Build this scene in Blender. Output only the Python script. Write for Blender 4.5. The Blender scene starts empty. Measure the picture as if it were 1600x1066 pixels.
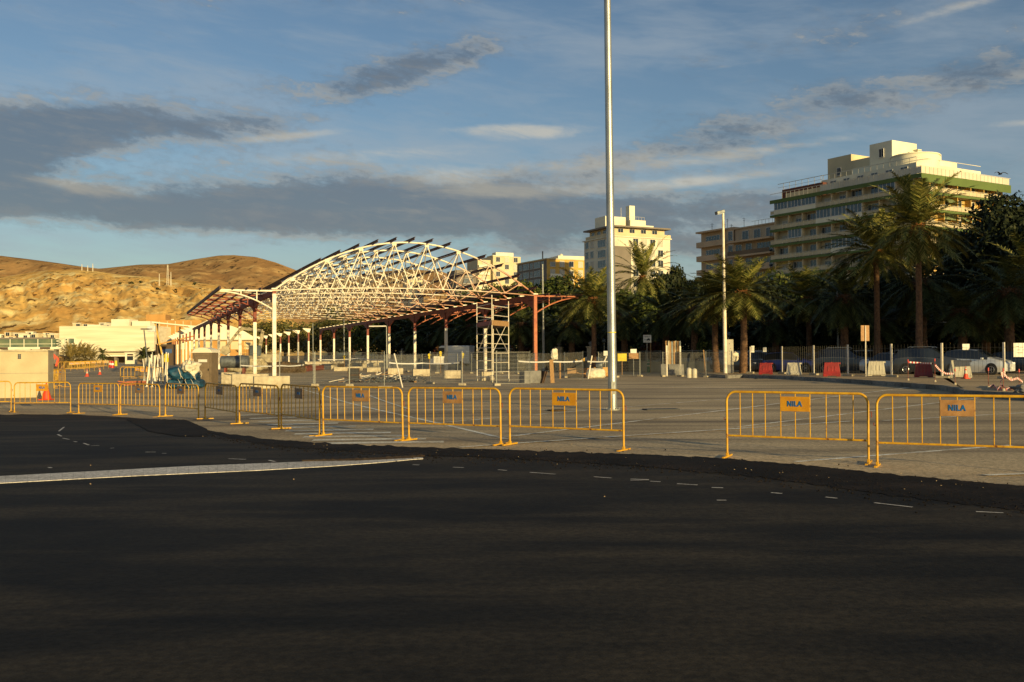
import bpy, bmesh, math, random
from math import sin, cos, pi, radians, sqrt, atan2
from mathutils import Vector, Matrix, Euler, noise
random.seed(7)
S = bpy.context.scene
COL = S.collection
# ------------------------------------------------------------------ camera
F = 1555.6; CX, CY = 800.0, 533.0; EYE = 1.7
cd = bpy.data.cameras.new("camera"); cam = bpy.data.objects.new("camera", cd); COL.objects.link(cam)
cd.sensor_width = 36; cd.lens = 35; cd.clip_start = 0.1; cd.clip_end = 9000
cam.location = (0, 0, EYE)
cam.rotation_euler = Euler((radians(90.903), radians(0.25), 0), 'XYZ')
S.camera = cam
CR = cam.rotation_euler.to_matrix()
def ray(px, py):
    return CR @ Vector(((px-CX)/F, (CY-py)/F, -1.0))
def W(px, py, Y):
    d = ray(px, py); return Vector((0, 0, EYE)) + d*(Y/d.y)
def gz(x, y):
    return -0.25*math.exp(-((x+14)/8.5)**2-((y-34)/11)**2) + 0.03*math.exp(-((x-4)/5)**2-((y-16)/6)**2)
def G(px, py, add=0.0):
    d = ray(px, py); z = 0.0
    for _ in range(12):
        t = (z+add-EYE)/d.z; p = Vector((0, 0, EYE))+d*t; z = gz(p.x, p.y)
    return p
def XY(px, Y): 
    p = W(px, 556, Y); return p.x
def srgb(r, g, b):
    f = lambda c: (c/255/12.92) if c/255 <= .04045 else ((c/255+.055)/1.055)**2.4
    return (f(r), f(g), f(b), 1)
S.cycles.max_bounces = 5; S.cycles.diffuse_bounces = 2; S.cycles.glossy_bounces = 2; S.cycles.transmission_bounces = 2
# ------------------------------------------------------------------ materials
def mat(name, c, rough=.7, metal=0., c2=None, scale=4., detail=6., bump=0., bscale=None, stretch=None, spec=None, coord='Object', contrast=(.35,.65), rust=None, transl=0):
    m = bpy.data.materials.new(name); m.use_nodes = True
    nt = m.node_tree; N = nt.nodes; L = nt.links; b = N['Principled BSDF']
    b.inputs['Roughness'].default_value = rough; b.inputs['Metallic'].default_value = metal
    if spec is not None: b.inputs['Specular IOR Level'].default_value = spec
    c = tuple(c[:3])+(1,)
    b.inputs['Base Color'].default_value = c
    tc = N.new('ShaderNodeTexCoord'); mp = N.new('ShaderNodeMapping'); L.new(tc.outputs[coord], mp.inputs[0])
    if stretch: mp.inputs['Scale'].default_value = stretch
    if c2 is not None:
        n = N.new('ShaderNodeTexNoise'); n.inputs['Scale'].default_value = scale; n.inputs['Detail'].default_value = detail
        L.new(mp.outputs[0], n.inputs['Vector'])
        r = N.new('ShaderNodeMapRange'); r.inputs[1].default_value = contrast[0]; r.inputs[2].default_value = contrast[1]
        L.new(n.outputs[0], r.inputs[0])
        mx = N.new('ShaderNodeMix'); mx.data_type = 'RGBA'; L.new(r.outputs[0], mx.inputs[0])
        mx.inputs[6].default_value = c; mx.inputs[7].default_value = tuple(c2[:3])+(1,)
        out = mx.outputs[2]
        if rust:
            n2 = N.new('ShaderNodeTexNoise'); n2.inputs['Scale'].default_value = rust[1]; n2.inputs['Detail'].default_value = 8
            L.new(mp.outputs[0], n2.inputs['Vector'])
            r2 = N.new('ShaderNodeMapRange'); r2.inputs[1].default_value = rust[2]; r2.inputs[2].default_value = rust[2]+.1
            L.new(n2.outputs[0], r2.inputs[0])
            m2 = N.new('ShaderNodeMix'); m2.data_type = 'RGBA'; L.new(r2.outputs[0], m2.inputs[0]); L.new(out, m2.inputs[6]); m2.inputs[7].default_value = tuple(rust[0][:3])+(1,)
            out = m2.outputs[2]
        L.new(out, b.inputs['Base Color'])
    if bump:
        n3 = N.new('ShaderNodeTexNoise'); n3.inputs['Scale'].default_value = bscale or scale*4; n3.inputs['Detail'].default_value = 5
        L.new(mp.outputs[0], n3.inputs['Vector'])
        bp = N.new('ShaderNodeBump'); bp.inputs['Strength'].default_value = min(1, bump); bp.inputs['Distance'].default_value = .05*max(1, bump)
        L.new(n3.outputs[0], bp.inputs['Height']); L.new(bp.outputs[0], b.inputs['Normal'])
    return m
M = {}
def mm(name, *a, **k): M[name] = mat(name, *a, **k)
mm('yellow_paint', srgb(212,164,34), .48, 0, srgb(190,138,22), 7, rust=(srgb(112,62,26), 10, .61))
mm('plate_yellow', srgb(208,150,20), .5, 0, srgb(186,126,24), 6, rust=(srgb(110,60,25), 20, .7))
mm('plate_tan', srgb(176,132,80), .6, 0, srgb(150,108,62), 8)
mm('plate_grey', srgb(158,122,84), .6, 0, srgb(128,98,68), 8)
mm('blue_letter', srgb(18,95,160), .5)
mm('galv', srgb(176,178,176), .42, .7, srgb(146,149,148), 3, bump=.15, bscale=60, stretch=(1,1,.4))
mm('galv_dull', srgb(165,165,155), .55, .4, srgb(135,135,128), 6)
mm('bar_metal', srgb(84,80,72), .5, .4)
mm('wire', srgb(150,148,138), .5, .5)
mm('white_steel', srgb(236,226,205), .5, 0, srgb(215,200,172), 2.5, rust=(srgb(150,80,45), 3.5, .68))
mm('oxide', srgb(150,66,40), .65, 0, srgb(96,44,32), 3, contrast=(.3,.7))
mm('oxide_orange', srgb(184,108,62), .6, 0, srgb(160,80,48), 3, rust=(srgb(100,50,34), 5, .64))
mm('brown_beam', srgb(116,76,58), .7, 0, srgb(78,54,46), 2)
mm('concrete', srgb(196,184,156), .9, 0, srgb(165,152,126), 2.5, bump=.3, bscale=30, rust=(srgb(120,108,90), 1.6, .66))
mm('concrete_grey', srgb(130,128,124), .9, 0, srgb(105,103,100), 2.5, bump=.3, bscale=30)
mm('cast_wall', srgb(196,180,144), .9, 0, srgb(176,160,126), .9, detail=10, bump=.3, bscale=12, rust=(srgb(140,124,98), .8, .64))
mm('black', (.012,.012,.013), .6)
mm('glass_dark', (.02,.025,.03), .08, 0, spec=.8)
mm('glass_win', srgb(70,84,92), .08, 0, srgb(40,50,56), .6, spec=.8)
mm('glass_green', srgb(70,92,80), .1, 0, srgb(120,128,98), .25, spec=.8)
mm('tyre', (.015,.015,.015), .85)
mm('rim', srgb(150,150,152), .35, .8)
mm('chrome', srgb(200,200,200), .2, .9)
mm('lens', srgb(225,228,230), .12, 0, spec=.9)
mm('tail_red', srgb(150,18,14), .25)
mm('red_plastic', srgb(150,30,22), .5, 0, srgb(120,26,20), 3, bump=.1, bscale=20)
mm('faded_red', srgb(140,40,40), .6, 0, srgb(120,34,36), 3)
mm('white_plastic', srgb(190,182,160), .55, 0, srgb(180,172,152), 2.5, rust=(srgb(130,120,100), 3, .66))
mm('cone_orange', srgb(226,70,22), .5, 0, srgb(200,60,24), 5)
mm('white_paint', srgb(225,222,212), .6, 0, srgb(205,200,188), 3)
mm('tape', srgb(225,222,215), .5)
mm('tape_red', srgb(190,40,30), .5)
mm('hi_yellow', srgb(225,200,20), .5, 0, srgb(205,178,20), 4)
mm('tarp_blue', srgb(22,74,98), .6, 0, srgb(14,48,70), 3, bump=.4, bscale=6)
mm('rope', srgb(215,205,180), .8)
mm('bag_white', srgb(222,214,190), .8, 0, srgb(190,180,155), 4, bump=.5, bscale=6)
mm('toilet', srgb(122,104,80), .6, 0, srgb(108,92,70), 3)
mm('toilet_roof', srgb(225,215,190), .5)
mm('wood', srgb(178,140,92), .8, 0, srgb(140,105,66), 5, stretch=(8,8,1))
mm('wood_dark', srgb(90,66,46), .85, 0, srgb(60,45,34), 5)
mm('metal_grey', srgb(120,124,124), .5, .5, srgb(90,94,96), 3)
mm('trunk', srgb(120,90,64), .95, 0, srgb(80,58,42), 6, bump=1.2, bscale=9)
mm('trunk_boot', srgb(160,104,54), .95, 0, srgb(104,66,38), 7, bump=1.5, bscale=7)
mm('bark', srgb(90,72,54), .95, 0, srgb(60,48,38), 4, bump=.8, bscale=8)
mm('machine', srgb(178,164,130), .7, 0, srgb(130,118,92), 3)
mm('sign_blue', srgb(30,70,120), .5)
mm('sign_white', srgb(224,220,205), .5, 0, srgb(206,200,184), 5)
mm('feather', srgb(70,70,74), .8)
mm('skin', srgb(190,140,110), .6)
def leafmat(name, c1, c2, c3):
    m = bpy.data.materials.new(name); m.use_nodes = True; nt = m.node_tree; N = nt.nodes; L = nt.links; b = N['Principled BSDF']
    g = N.new('ShaderNodeNewGeometry'); r = N.new('ShaderNodeValToRGB'); L.new(g.outputs['Random Per Island'], r.inputs[0])
    e = r.color_ramp.elements; e[0].color = c1; e[1].color = c3; e[1].position = 1; x = e.new(.5); x.color = c2
    L.new(r.outputs[0], b.inputs['Base Color']); b.inputs['Roughness'].default_value = .6; b.inputs['Specular IOR Level'].default_value = .15
    M[name] = m; return m
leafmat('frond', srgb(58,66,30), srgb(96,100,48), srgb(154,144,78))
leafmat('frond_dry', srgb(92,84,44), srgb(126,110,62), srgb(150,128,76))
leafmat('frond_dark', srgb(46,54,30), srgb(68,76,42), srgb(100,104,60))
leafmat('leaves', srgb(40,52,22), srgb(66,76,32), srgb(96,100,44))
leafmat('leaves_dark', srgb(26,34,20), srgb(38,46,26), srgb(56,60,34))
leafmat('leaves_olive', srgb(70,72,38), srgb(98,94,50), srgb(130,116,66))
leafmat('leaves_red', srgb(80,30,24), srgb(92,52,34), srgb(70,66,34))
def carpaint(n, c): 
    m = mat(n, c, .28, .35, spec=.6); m.node_tree.nodes['Principled BSDF'].inputs['Coat Weight'].default_value = .6; M[n] = m
carpaint('car_white', srgb(228,228,224)); carpaint('car_black', srgb(66,70,76)); carpaint('car_blue', srgb(30,56,140)); carpaint('car_silver', srgb(178,182,186)); carpaint('car_grey', srgb(126,130,136))

# ------------------------------------------------------------------ mesh builder
UPS = {'ground','fresh_asphalt_road','tar_edge','fresh_tar_patch','rubble_strip','bay_lines','crosswalk_stripes','chalk_marks','pavement'}
class MB:
    def __init__(s): s.v = []; s.f = []; s.mi = []
    def add(s, vs, fs, mi=0):
        o = len(s.v); s.v += [tuple(v) for v in vs]; s.f += [tuple(i+o for i in f) for f in fs]; s.mi += [mi]*len(fs); return s
    def box(s, c, d, rz=0, mi=0, rx=0, ry=0, taper=1.0):
        hx, hy, hz = d[0]/2, d[1]/2, d[2]/2
        P = [Vector((x*(taper if z > 0 else 1), y*(taper if z > 0 else 1), z)) for z in (-hz, hz) for x, y in ((-hx,-hy),(hx,-hy),(hx,hy),(-hx,hy))]
        if rx or ry or rz:
            R = Euler((rx, ry, rz)).to_matrix(); P = [R @ p for p in P]
        C = Vector(c); return s.add([p+C for p in P], [(3,2,1,0),(4,5,6,7),(0,1,5,4),(1,2,6,5),(2,3,7,6),(3,0,4,7)], mi)
    def bb(s, x0, x1, y0, y1, z0, z1, mi=0):
        return s.box(((x0+x1)/2, (y0+y1)/2, (z0+z1)/2), (abs(x1-x0), abs(y1-y0), abs(z1-z0)), mi=mi)
    def tube(s, pts, r, n=8, mi=0, cap=True, closed=False):
        pts = [Vector(p) for p in pts]; k = len(pts); rs = r if isinstance(r, (list, tuple)) else [r]*k
        vs = []; up = None
        for i, p in enumerate(pts):
            if closed: t = pts[(i+1) % k]-pts[i-1]
            else: t = (pts[min(i+1, k-1)]-pts[max(i-1, 0)])
            t.normalize()
            if up is None: up = Vector((0,0,1)) if abs(t.z) < .9 else Vector((1,0,0))
            a = t.cross(up)
            if a.length < 1e-4: a = t.cross(Vector((0,1,0)))
            a.normalize(); b = a.cross(t).normalized(); up = b
            for j in range(n):
                q = 2*pi*(j+.5)/n; vs.append(p+(a*cos(q)+b*sin(q))*rs[i])
        fs = []
        for i in range(k if closed else k-1):
            for j in range(n):
                a0 = i*n+j; a1 = i*n+(j+1) % n; b0 = ((i+1) % k)*n+j; b1 = ((i+1) % k)*n+(j+1) % n
                fs.append((a0, b0, b1, a1))
        if cap and not closed: fs += [tuple(range(n)), tuple(reversed(range((k-1)*n, k*n)))]
        return s.add(vs, fs, mi)
    def bar(s, a, b, w, h=None, mi=0):
        a = Vector(a); b = Vector(b); t = (b-a); l = t.length
        if l < 1e-6: return s
        t /= l; h = h or w; up = Vector((0,0,1)) if abs(t.z) < .95 else Vector((1,0,0))
        x = t.cross(up).normalized(); y = x.cross(t)
        vs = [p+x*(sx*w/2)+y*(sy*h/2) for p in (a, b) for sx, sy in ((-1,-1),(1,-1),(1,1),(-1,1))]
        return s.add(vs, [(0,1,2,3),(7,6,5,4),(0,4,5,1),(1,5,6,2),(2,6,7,3),(3,7,4,0)], mi)
    def lathe(s, prof, n=20, c=(0,0,0), mi=0):
        vs = []; k = len(prof)
        for r, z in prof:
            for j in range(n): vs.append((c[0]+r*cos(2*pi*j/n), c[1]+r*sin(2*pi*j/n), c[2]+z))
        fs = [(i*n+j, i*n+(j+1) % n, (i+1)*n+(j+1) % n, (i+1)*n+j) for i in range(k-1) for j in range(n)]
        fs += [tuple(reversed(range(n))), tuple(range((k-1)*n, k*n))]
        return s.add(vs, fs, mi)
    def prism(s, poly, y0, y1, mi=0, ax='y'):
        n = len(poly); vs = []
        for y in (y0, y1):
            for a, b in poly: vs.append((a, y, b) if ax == 'y' else ((y, a, b) if ax == 'x' else (a, b, y)))
        fs = [tuple(range(n)), tuple(reversed(range(n, 2*n)))] + [(i, i+n, (i+1) % n+n, (i+1) % n) for i in range(n)]
        return s.add(vs, fs, mi)
    def quad(s, a, b, c, d, mi=0): return s.add([a,b,c,d], [(0,1,2,3)], mi)
    def ball(s, c, r, n=12, m=8, mi=0):
        if not isinstance(r, (tuple, list)): r = (r, r, r)
        vs = [(c[0], c[1], c[2]-r[2])]
        for i in range(1, m):
            a = -pi/2+pi*i/m
            for j in range(n): vs.append((c[0]+r[0]*cos(a)*cos(2*pi*j/n), c[1]+r[1]*cos(a)*sin(2*pi*j/n), c[2]+r[2]*sin(a)))
        vs.append((c[0], c[1], c[2]+r[2])); fs = [(0, 1+(j+1) % n, 1+j) for j in range(n)]
        for i in range(m-2): fs += [(1+i*n+j, 1+i*n+(j+1) % n, 1+(i+1)*n+(j+1) % n, 1+(i+1)*n+j) for j in range(n)]
        l = len(vs)-1; fs += [(l, 1+(m-2)*n+j, 1+(m-2)*n+(j+1) % n) for j in range(n)]
        return s.add(vs, fs, mi)
    def mesh(s, name, mats, smooth=False, fix=True):
        me = bpy.data.meshes.new(name); me.from_pydata(s.v, [], s.f)
        for m in (mats if isinstance(mats, (list, tuple)) else [mats]): me.materials.append(M[m] if isinstance(m, str) else m)
        if any(s.mi): me.polygons.foreach_set('material_index', s.mi)
        if fix and len(s.f) < 40000:
            bm = bmesh.new(); bm.from_mesh(me); bmesh.ops.recalc_face_normals(bm, faces=bm.faces); bm.to_mesh(me); bm.free()
        if smooth:
            me.polygons.foreach_set('use_smooth', [True]*len(me.polygons))
            if smooth != 'all': me.set_sharp_from_angle(angle=radians(38))
        if fix == False and name in UPS:
            bm = bmesh.new(); bm.from_mesh(me); bm.normal_update()
            for f_ in bm.faces:
                if f_.normal.z < 0: f_.normal_flip()
            bm.to_mesh(me); bm.free()
        me.update(); return me
    def obs(s, name, mats, parent, per=1):
        """one object per primitive (or per `per` primitives) of 8 verts"""
        nv = 8*per; nf = 6*per; out = []
        for k in range(len(s.v)//nv):
            q = MB(); q.v = s.v[k*nv:(k+1)*nv]; q.f = [tuple(i-k*nv for i in f) for f in s.f[k*nf:(k+1)*nf]]; q.mi = s.mi[k*nf:(k+1)*nf]; out.append(q.ob(name, mats, parent))
        return out
    def ob(s, name, mats, parent=None, smooth=False, bevel=0, fix=True):
        o = bpy.data.objects.new(name, s.mesh(name, mats, smooth, fix)); COL.objects.link(o)
        if parent: o.parent = parent
        if bevel:
            b = o.modifiers.new('bevel', 'BEVEL'); b.width = bevel; b.segments = 2; b.limit_method = 'ANGLE'
        return o
def tag(o, label=None, cat=None, group=None, kind=None):
    if label: o['label'] = label
    if cat: o['category'] = cat
    if group: o['group'] = group
    if kind: o['kind'] = kind
    return o
def thing(name, loc, rz, label, cat, group=None):
    o = bpy.data.objects.new(name, None); COL.objects.link(o); o.empty_display_size = .2
    o.location = loc; o.rotation_euler = (0, 0, rz); return tag(o, label, cat, group)
def copy_tree(o, parent=None):
    c = o.copy(); COL.objects.link(c); c.parent = parent
    for ch in o.children: copy_tree(ch, c)
    return c
def dup(o, loc, rz, label, group=None, scale=None):
    c = copy_tree(o); c.location = loc; c.rotation_euler = (0, 0, rz); c['label'] = label
    if group: c['group'] = group
    if scale is not None: c.scale = scale if isinstance(scale, (tuple, list)) else (scale,)*3
    return c
class Once:
    """first call moves the prototype itself, later calls copy it"""
    def __init__(s, make): s.make = make; s.p = None
    def __call__(s, loc, rz, label, group=None, scale=None):
        if s.p is None:
            s.p = o = s.make(); o.location = loc; o.rotation_euler = (0, 0, rz); o['label'] = label
            if group: o['group'] = group
            if scale is not None: o.scale = scale if isinstance(scale, (tuple, list)) else (scale,)*3
            return o
        return dup(s.p, loc, rz, label, group, scale if scale is not None else 1)

# ------------------------------------------------------------------ light and sky
SUN_AZ = radians(32)   # to the right of straight behind the camera
SUN_EL = radians(9)
sd = Vector((sin(SUN_AZ)*cos(SUN_EL), -cos(SUN_AZ)*cos(SUN_EL), sin(SUN_EL)))   # towards the sun
sl = bpy.data.lights.new("sun", 'SUN'); sl.energy = 5; sl.angle = radians(.53); sl.color = (1, .77, .36)
so = bpy.data.objects.new("sun", sl); COL.objects.link(so); so.rotation_euler = sd.to_track_quat('Z', 'Y').to_euler(); so.location = (30, -40, 30)
wd = bpy.data.worlds.new("World"); S.world = wd; wd.use_nodes = True
nt = wd.node_tree; NN = nt.nodes; LL = nt.links; NN.clear()
class E:
    def __init__(s, v): s.v = v
    @staticmethod
    def op(o, *a):
        n = NN.new('ShaderNodeMath'); n.operation = o
        for i, x in enumerate(a):
            x = x.v if isinstance(x, E) else x
            if isinstance(x, (int, float)): n.inputs[i].default_value = x
            else: LL.new(x, n.inputs[i])
        return E(n.outputs[0])
    def __add__(s, o): return E.op('ADD', s, o)
    def __radd__(s, o): return E.op('ADD', o, s)
    def __sub__(s, o): return E.op('SUBTRACT', s, o)
    def __rsub__(s, o): return E.op('SUBTRACT', o, s)
    def __mul__(s, o): return E.op('MULTIPLY', s, o)
    def __rmul__(s, o): return E.op('MULTIPLY', o, s)
    def __truediv__(s, o): return E.op('DIVIDE', s, o)
def mixc(fac, a, b):
    n = NN.new('ShaderNodeMix'); n.data_type = 'RGBA'
    LL.new(fac.v, n.inputs[0]) if isinstance(fac, E) else setattr(n.inputs[0], 'default_value', fac)
    for i, x in ((6, a), (7, b)):
        if isinstance(x, tuple): n.inputs[i].default_value = x
        else: LL.new(x, n.inputs[i])
    return n.outputs[2]
tc = NN.new('ShaderNodeTexCoord'); sx = NN.new('ShaderNodeSeparateXYZ'); LL.new(tc.outputs['Generated'], sx.inputs[0])
dx, dy, dz = [E(sx.outputs[i]) for i in range(3)]
AZ = E.op('ARCTAN2', dx, dy); EL = E.op('ARCSINE', dz)
U = AZ*F; V = EL*F            # "pixels" right of the view direction and above the horizon
def noise_n(su, sv, scale, detail, off=0, dist=0., rough=.55):
    c = NN.new('ShaderNodeCombineXYZ'); LL.new((U*(su)+V*(-.12*su)).v, c.inputs[0]); LL.new((V*sv+U*(.10*sv)).v, c.inputs[1]); c.inputs[2].default_value = off
    n = NN.new('ShaderNodeTexNoise'); n.inputs['Scale'].default_value = scale; n.inputs['Detail'].default_value = detail; n.inputs['Distortion'].default_value = dist; n.inputs['Roughness'].default_value = rough
    LL.new(c.outputs[0], n.inputs['Vector']); return E(n.outputs[0])
n1 = noise_n(.0035, .010, 1.6, 9, 3.1, .35, .6); n2 = noise_n(.006, .03, 1.5, 8, 7.7, .5, .62); n3 = noise_n(.02, .05, 1.5, 6, 1.2, .2, .6); n4 = noise_n(.002, .008, 1.5, 5, 5.5, .3); n5 = noise_n(.05, .10, 1.2, 5, 9.2, .2, .65)
def blob(px, py, a, b, rot=0., amp=1.):
    u0 = px-800; v0 = 557-py; r = radians(rot); c, s_ = cos(r), sin(r)
    du = U-u0; dv = V-v0
    p = (du*c+dv*s_)*(1/a); q = (dv*c-du*s_)*(1/b)
    return E.op('EXPONENT', (p*p+q*q)*-1.0)*amp
def sm(x, a, b):
    n = NN.new('ShaderNodeMapRange'); n.interpolation_type = 'SMOOTHSTEP'; LL.new(x.v, n.inputs[0]); n.inputs[1].default_value = a; n.inputs[2].default_value = b; return E(n.outputs[0])
dark = None
for b_ in [(150,232,250,44,6,1.2),(60,280,130,46,20,1.),(400,208,120,18,4,.5),(560,308,340,44,1,1.15),(230,342,350,28,-2,1.05),(720,345,420,30,0,.8),(0,320,110,54,0,.6),
           (585,135,115,34,12,.95),(715,95,120,26,12,.75),(200,10,340,34,0,.95),(700,0,380,22,0,.6),(5,101,26,11,0,.5),(430,155,40,10,0,.25),
           (1150,215,230,34,12,.5),(1400,175,260,44,9,.48),(1560,160,160,44,6,.42),(1040,240,160,24,8,.35),(950,335,420,30,0,.55),(900,388,260,24,0,.8),(1300,320,420,44,0,.42),(1350,85,320,26,8,.32),(1150,395,170,30,0,.5),(1520,30,240,30,-4,.35)]:
    e = blob(*b_); dark = e if dark is None else dark+e
dark = sm(dark*1.0+(n1-.5)*1.7+(n3-.5)*1.0+(n5-.5)*.6+(n2-.5)*.5, .18, 1.3)
lite = None
for b_ in [(790,206,110,10,1,.9),(440,226,110,8,8,.9),(560,250,240,14,4,.6),(180,314,120,12,-6,.9),(120,192,110,5,2,.5),(740,290,130,20,-4,.75),(1050,296,150,8,4,.8),(620,330,120,7,0,.5),
           (1470,74,200,9,9,.7),(1560,238,70,6,0,.7),(1230,245,200,9,6,.4),(850,215,80,8,3,.6),(860,262,330,14,3,.5),(900,296,330,10,3,.55),(1130,125,80,4,5,.35),(1060,262,260,16,2,.3)]:
    e = blob(*b_); lite = e if lite is None else lite+e
lite = sm(lite*(n2*1.9-.05)+(n3-.5)*.35+(n5-.5)*.2, .2, 1.05)
thin = sm(n4+(n2-.5)*.4+blob(1250,300,520,160,6,.16), .38, .78)*.5
sky = NN.new('ShaderNodeTexSky'); sky.sky_type = 'NISHITA'; sky.sun_disc = False; sky.sun_elevation = SUN_EL; sky.sun_rotation = pi-SUN_AZ
sky.air_density = 1.0; sky.dust_density = .6; sky.ozone_density = 1.6
SKYC = sky.outputs[0]
def sc_(c, k): return (c[0]*k, c[1]*k, c[2]*k, 1)
K = 1/.12
CLD = mixc(sm(V, 0, 330), sc_(srgb(112,112,110), K*.95), sc_(srgb(94,104,116), K*.95))
TINT = NN.new('ShaderNodeMix'); TINT.data_type = 'RGBA'; TINT.blend_type = 'MULTIPLY'; TINT.inputs[0].default_value = 1; LL.new(SKYC, TINT.inputs[6]); TINT.inputs[7].default_value = (.64,.68,.745,1)
x = mixc(thin, TINT.outputs[2], sc_(srgb(150,160,168), K))
x = mixc(lite*.62, x, sc_(srgb(196,188,170), K))
x = mixc(dark*.78, x, CLD)
x = mixc(sm(dark*(1-dark)*4*(n2*1.2+n3*.6), .55, 1.25)*.38, x, sc_(srgb(176,172,160), K))
x = mixc(sm(n2+n3*.5-.25, .42, .72)*dark*.30, x, sc_(srgb(140,140,136), K))
x = mixc(lite*dark*.45, x, sc_(srgb(170,166,152), K))
bg = NN.new('ShaderNodeBackground'); bg.inputs[1].default_value = .12; LL.new(x, bg.inputs[0])
wo = NN.new('ShaderNodeOutputWorld'); LL.new(bg.outputs[0], wo.inputs[0])
S.view_settings.view_transform = 'Standard'; S.view_settings.look = 'None'; S.view_settings.exposure = 0.2; S.view_settings.gamma = 1

# ------------------------------------------------------------------ ground
def ground_mat(name, c, c2, c3, streak=(.06,.5,1), rough=.9, patch=.12, chips=0.):
    m = bpy.data.materials.new(name); m.use_nodes = True; nt = m.node_tree; N = nt.nodes; L = nt.links; b = N['Principled BSDF']
    tc = N.new('ShaderNodeTexCoord'); 
    def nz(sc, det, st=None, off=0):
        mp = N.new('ShaderNodeMapping'); L.new(tc.outputs['Object'], mp.inputs[0]); mp.inputs['Location'].default_value = (off, off*.7, 0)
        if st: mp.inputs['Scale'].default_value = st[:3]; 
        if st and len(st) > 3: mp.inputs['Rotation'].default_value = (0, 0, st[3])
        n = N.new('ShaderNodeTexNoise'); n.inputs['Scale'].default_value = sc; n.inputs['Detail'].default_value = det; n.inputs['Roughness'].default_value = .6
        L.new(mp.outputs[0], n.inputs[0]); return n.outputs[0]
    def rng(s, a, b_):
        r = N.new('ShaderNodeMapRange'); r.inputs[1].default_value = a; r.inputs[2].default_value = b_; L.new(s, r.inputs[0]); return r.outputs[0]
    def mx(f, a, b_):
        n = N.new('ShaderNodeMix'); n.data_type = 'RGBA'; L.new(f, n.inputs[0])
        for i, x in ((6, a), (7, b_)):
            if isinstance(x, tuple): n.inputs[i].default_value = x
            else: L.new(x, n.inputs[i])
        return n.outputs[2]
    o = mx(rng(nz(patch, 6), .38, .62), c, c2)
    o = mx(rng(nz(1., 7, streak), .45, .66), o, c3)
    o = mx(rng(nz(.5, 8, (.5,2.2,1,-.5), 31), .56, .7), o, c2)
    g = N.new('ShaderNodeMix'); g.data_type = 'RGBA'; g.blend_type = 'MULTIPLY'; g.inputs[0].default_value = 1; L.new(o, g.inputs[6])
    v = N.new('ShaderNodeCombineColor'); r_ = N.new('ShaderNodeMapRange'); r_.inputs[3].default_value = .6; r_.inputs[4].default_value = 1.4; r_.inputs[1].default_value = .3; r_.inputs[2].default_value = .7; ad = N.new('ShaderNodeMath'); ad.operation = 'MULTIPLY_ADD'; L.new(nz(75, 3, None, 13), ad.inputs[0]); ad.inputs[1].default_value = .8; ad.inputs[2].default_value = -.4; a2 = N.new('ShaderNodeMath'); L.new(ad.outputs[0], a2.inputs[0]); L.new(nz(16, 4), a2.inputs[1]); L.new(a2.outputs[0], r_.inputs[0])
    for i in range(3): L.new(r_.outputs[0], v.inputs[i])
    L.new(v.outputs[0], g.inputs[7]); o = g.outputs[2]
    if chips: o = mx(rng(nz(9, 2, None, 77), .74, .78), o, chips)
    L.new(o, b.inputs['Base Color']); b.inputs['Roughness'].default_value = rough; b.inputs['Specular IOR Level'].default_value = .12
    bp = N.new('ShaderNodeBump'); bp.inputs['Strength'].default_value = .2; bp.inputs['Distance'].default_value = .02; L.new(nz(22, 5), bp.inputs['Height']); L.new(bp.outputs[0], b.inputs['Normal'])
    M[name] = m
ground_mat('old_asphalt', srgb(208,184,144), srgb(172,152,120), srgb(126,112,92), (.05,.45,1,.25), chips=srgb(205,185,150))
ground_mat('new_asphalt', srgb(44,40,33), srgb(25,24,22), srgb(66,58,45), (.22,.8,1,-.35), rough=.8, patch=.35)
ground_mat('tar', srgb(20,18,17), srgb(28,24,21), srgb(46,38,32), (1,1,1,0), patch=.8, chips=srgb(90,82,72))
ground_mat('paving', srgb(206,178,134), srgb(182,156,118), srgb(146,126,98), (.1,.5,1,0))
ground_mat('kerb_stone', srgb(150,146,138), srgb(126,122,116), srgb(100,96,90), (.6,.6,1,0))
ground_mat('line_white', srgb(248,244,228), srgb(232,226,206), srgb(165,150,125), (1.5,1.5,1,0), patch=.7)
ground_mat('line_worn', srgb(240,234,214), srgb(222,214,192), srgb(176,164,140), (1.5,1.5,1,0), patch=1.4)
ground_mat('slab_white', srgb(206,198,186), srgb(184,176,164), srgb(216,208,196), (.8,.8,1,0))
ground_mat('rubble', srgb(84,66,46), srgb(52,42,32), srgb(108,90,66), (2,2,1,0), patch=2, chips=srgb(190,170,140))
def axis(lo, hi, fine_lo, fine_hi, st, grow=1.35):
    a = [fine_lo+i*st for i in range(int((fine_hi-fine_lo)/st)+1)]
    d = st; v = a[-1]
    while v < hi: d *= grow; v = min(hi, v+d); a.append(v)
    d = st; v = a[0]; pre = []
    while v > lo: d *= grow; v = max(lo, v-d); pre.append(v)
    return pre[::-1]+a
gx = axis(-5200, 5200, -42, 30, 1.0); gy = axis(-1500, 6000, 2, 70, 1.0)
g = MB(); nx = len(gx)
g.v = [(x, y, gz(x, y)) for y in gy for x in gx]
g.f = [(j*nx+i, j*nx+i+1, (j+1)*nx+i+1, (j+1)*nx+i) for j in range(len(gy)-1) for i in range(nx-1)]; g.mi = [0]*len(g.f)
tag(g.ob('ground', 'old_asphalt', smooth='all', fix=False), kind='structure')
def lerp_poly(P, x):
    for i in range(len(P)-1):
        if P[i][0] <= x <= P[i+1][0]:
            t = (x-P[i][0])/(P[i+1][0]-P[i][0]); return P[i][1]+t*(P[i+1][1]-P[i][1])
    return P[0][1] if x < P[0][0] else P[-1][1]
def jit(px, a, s=.05, o=0): return a*(noise.noise(Vector((px*s, o, 0)))+.5*noise.noise(Vector((px*s*3.1, o+9, 0))))
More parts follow.
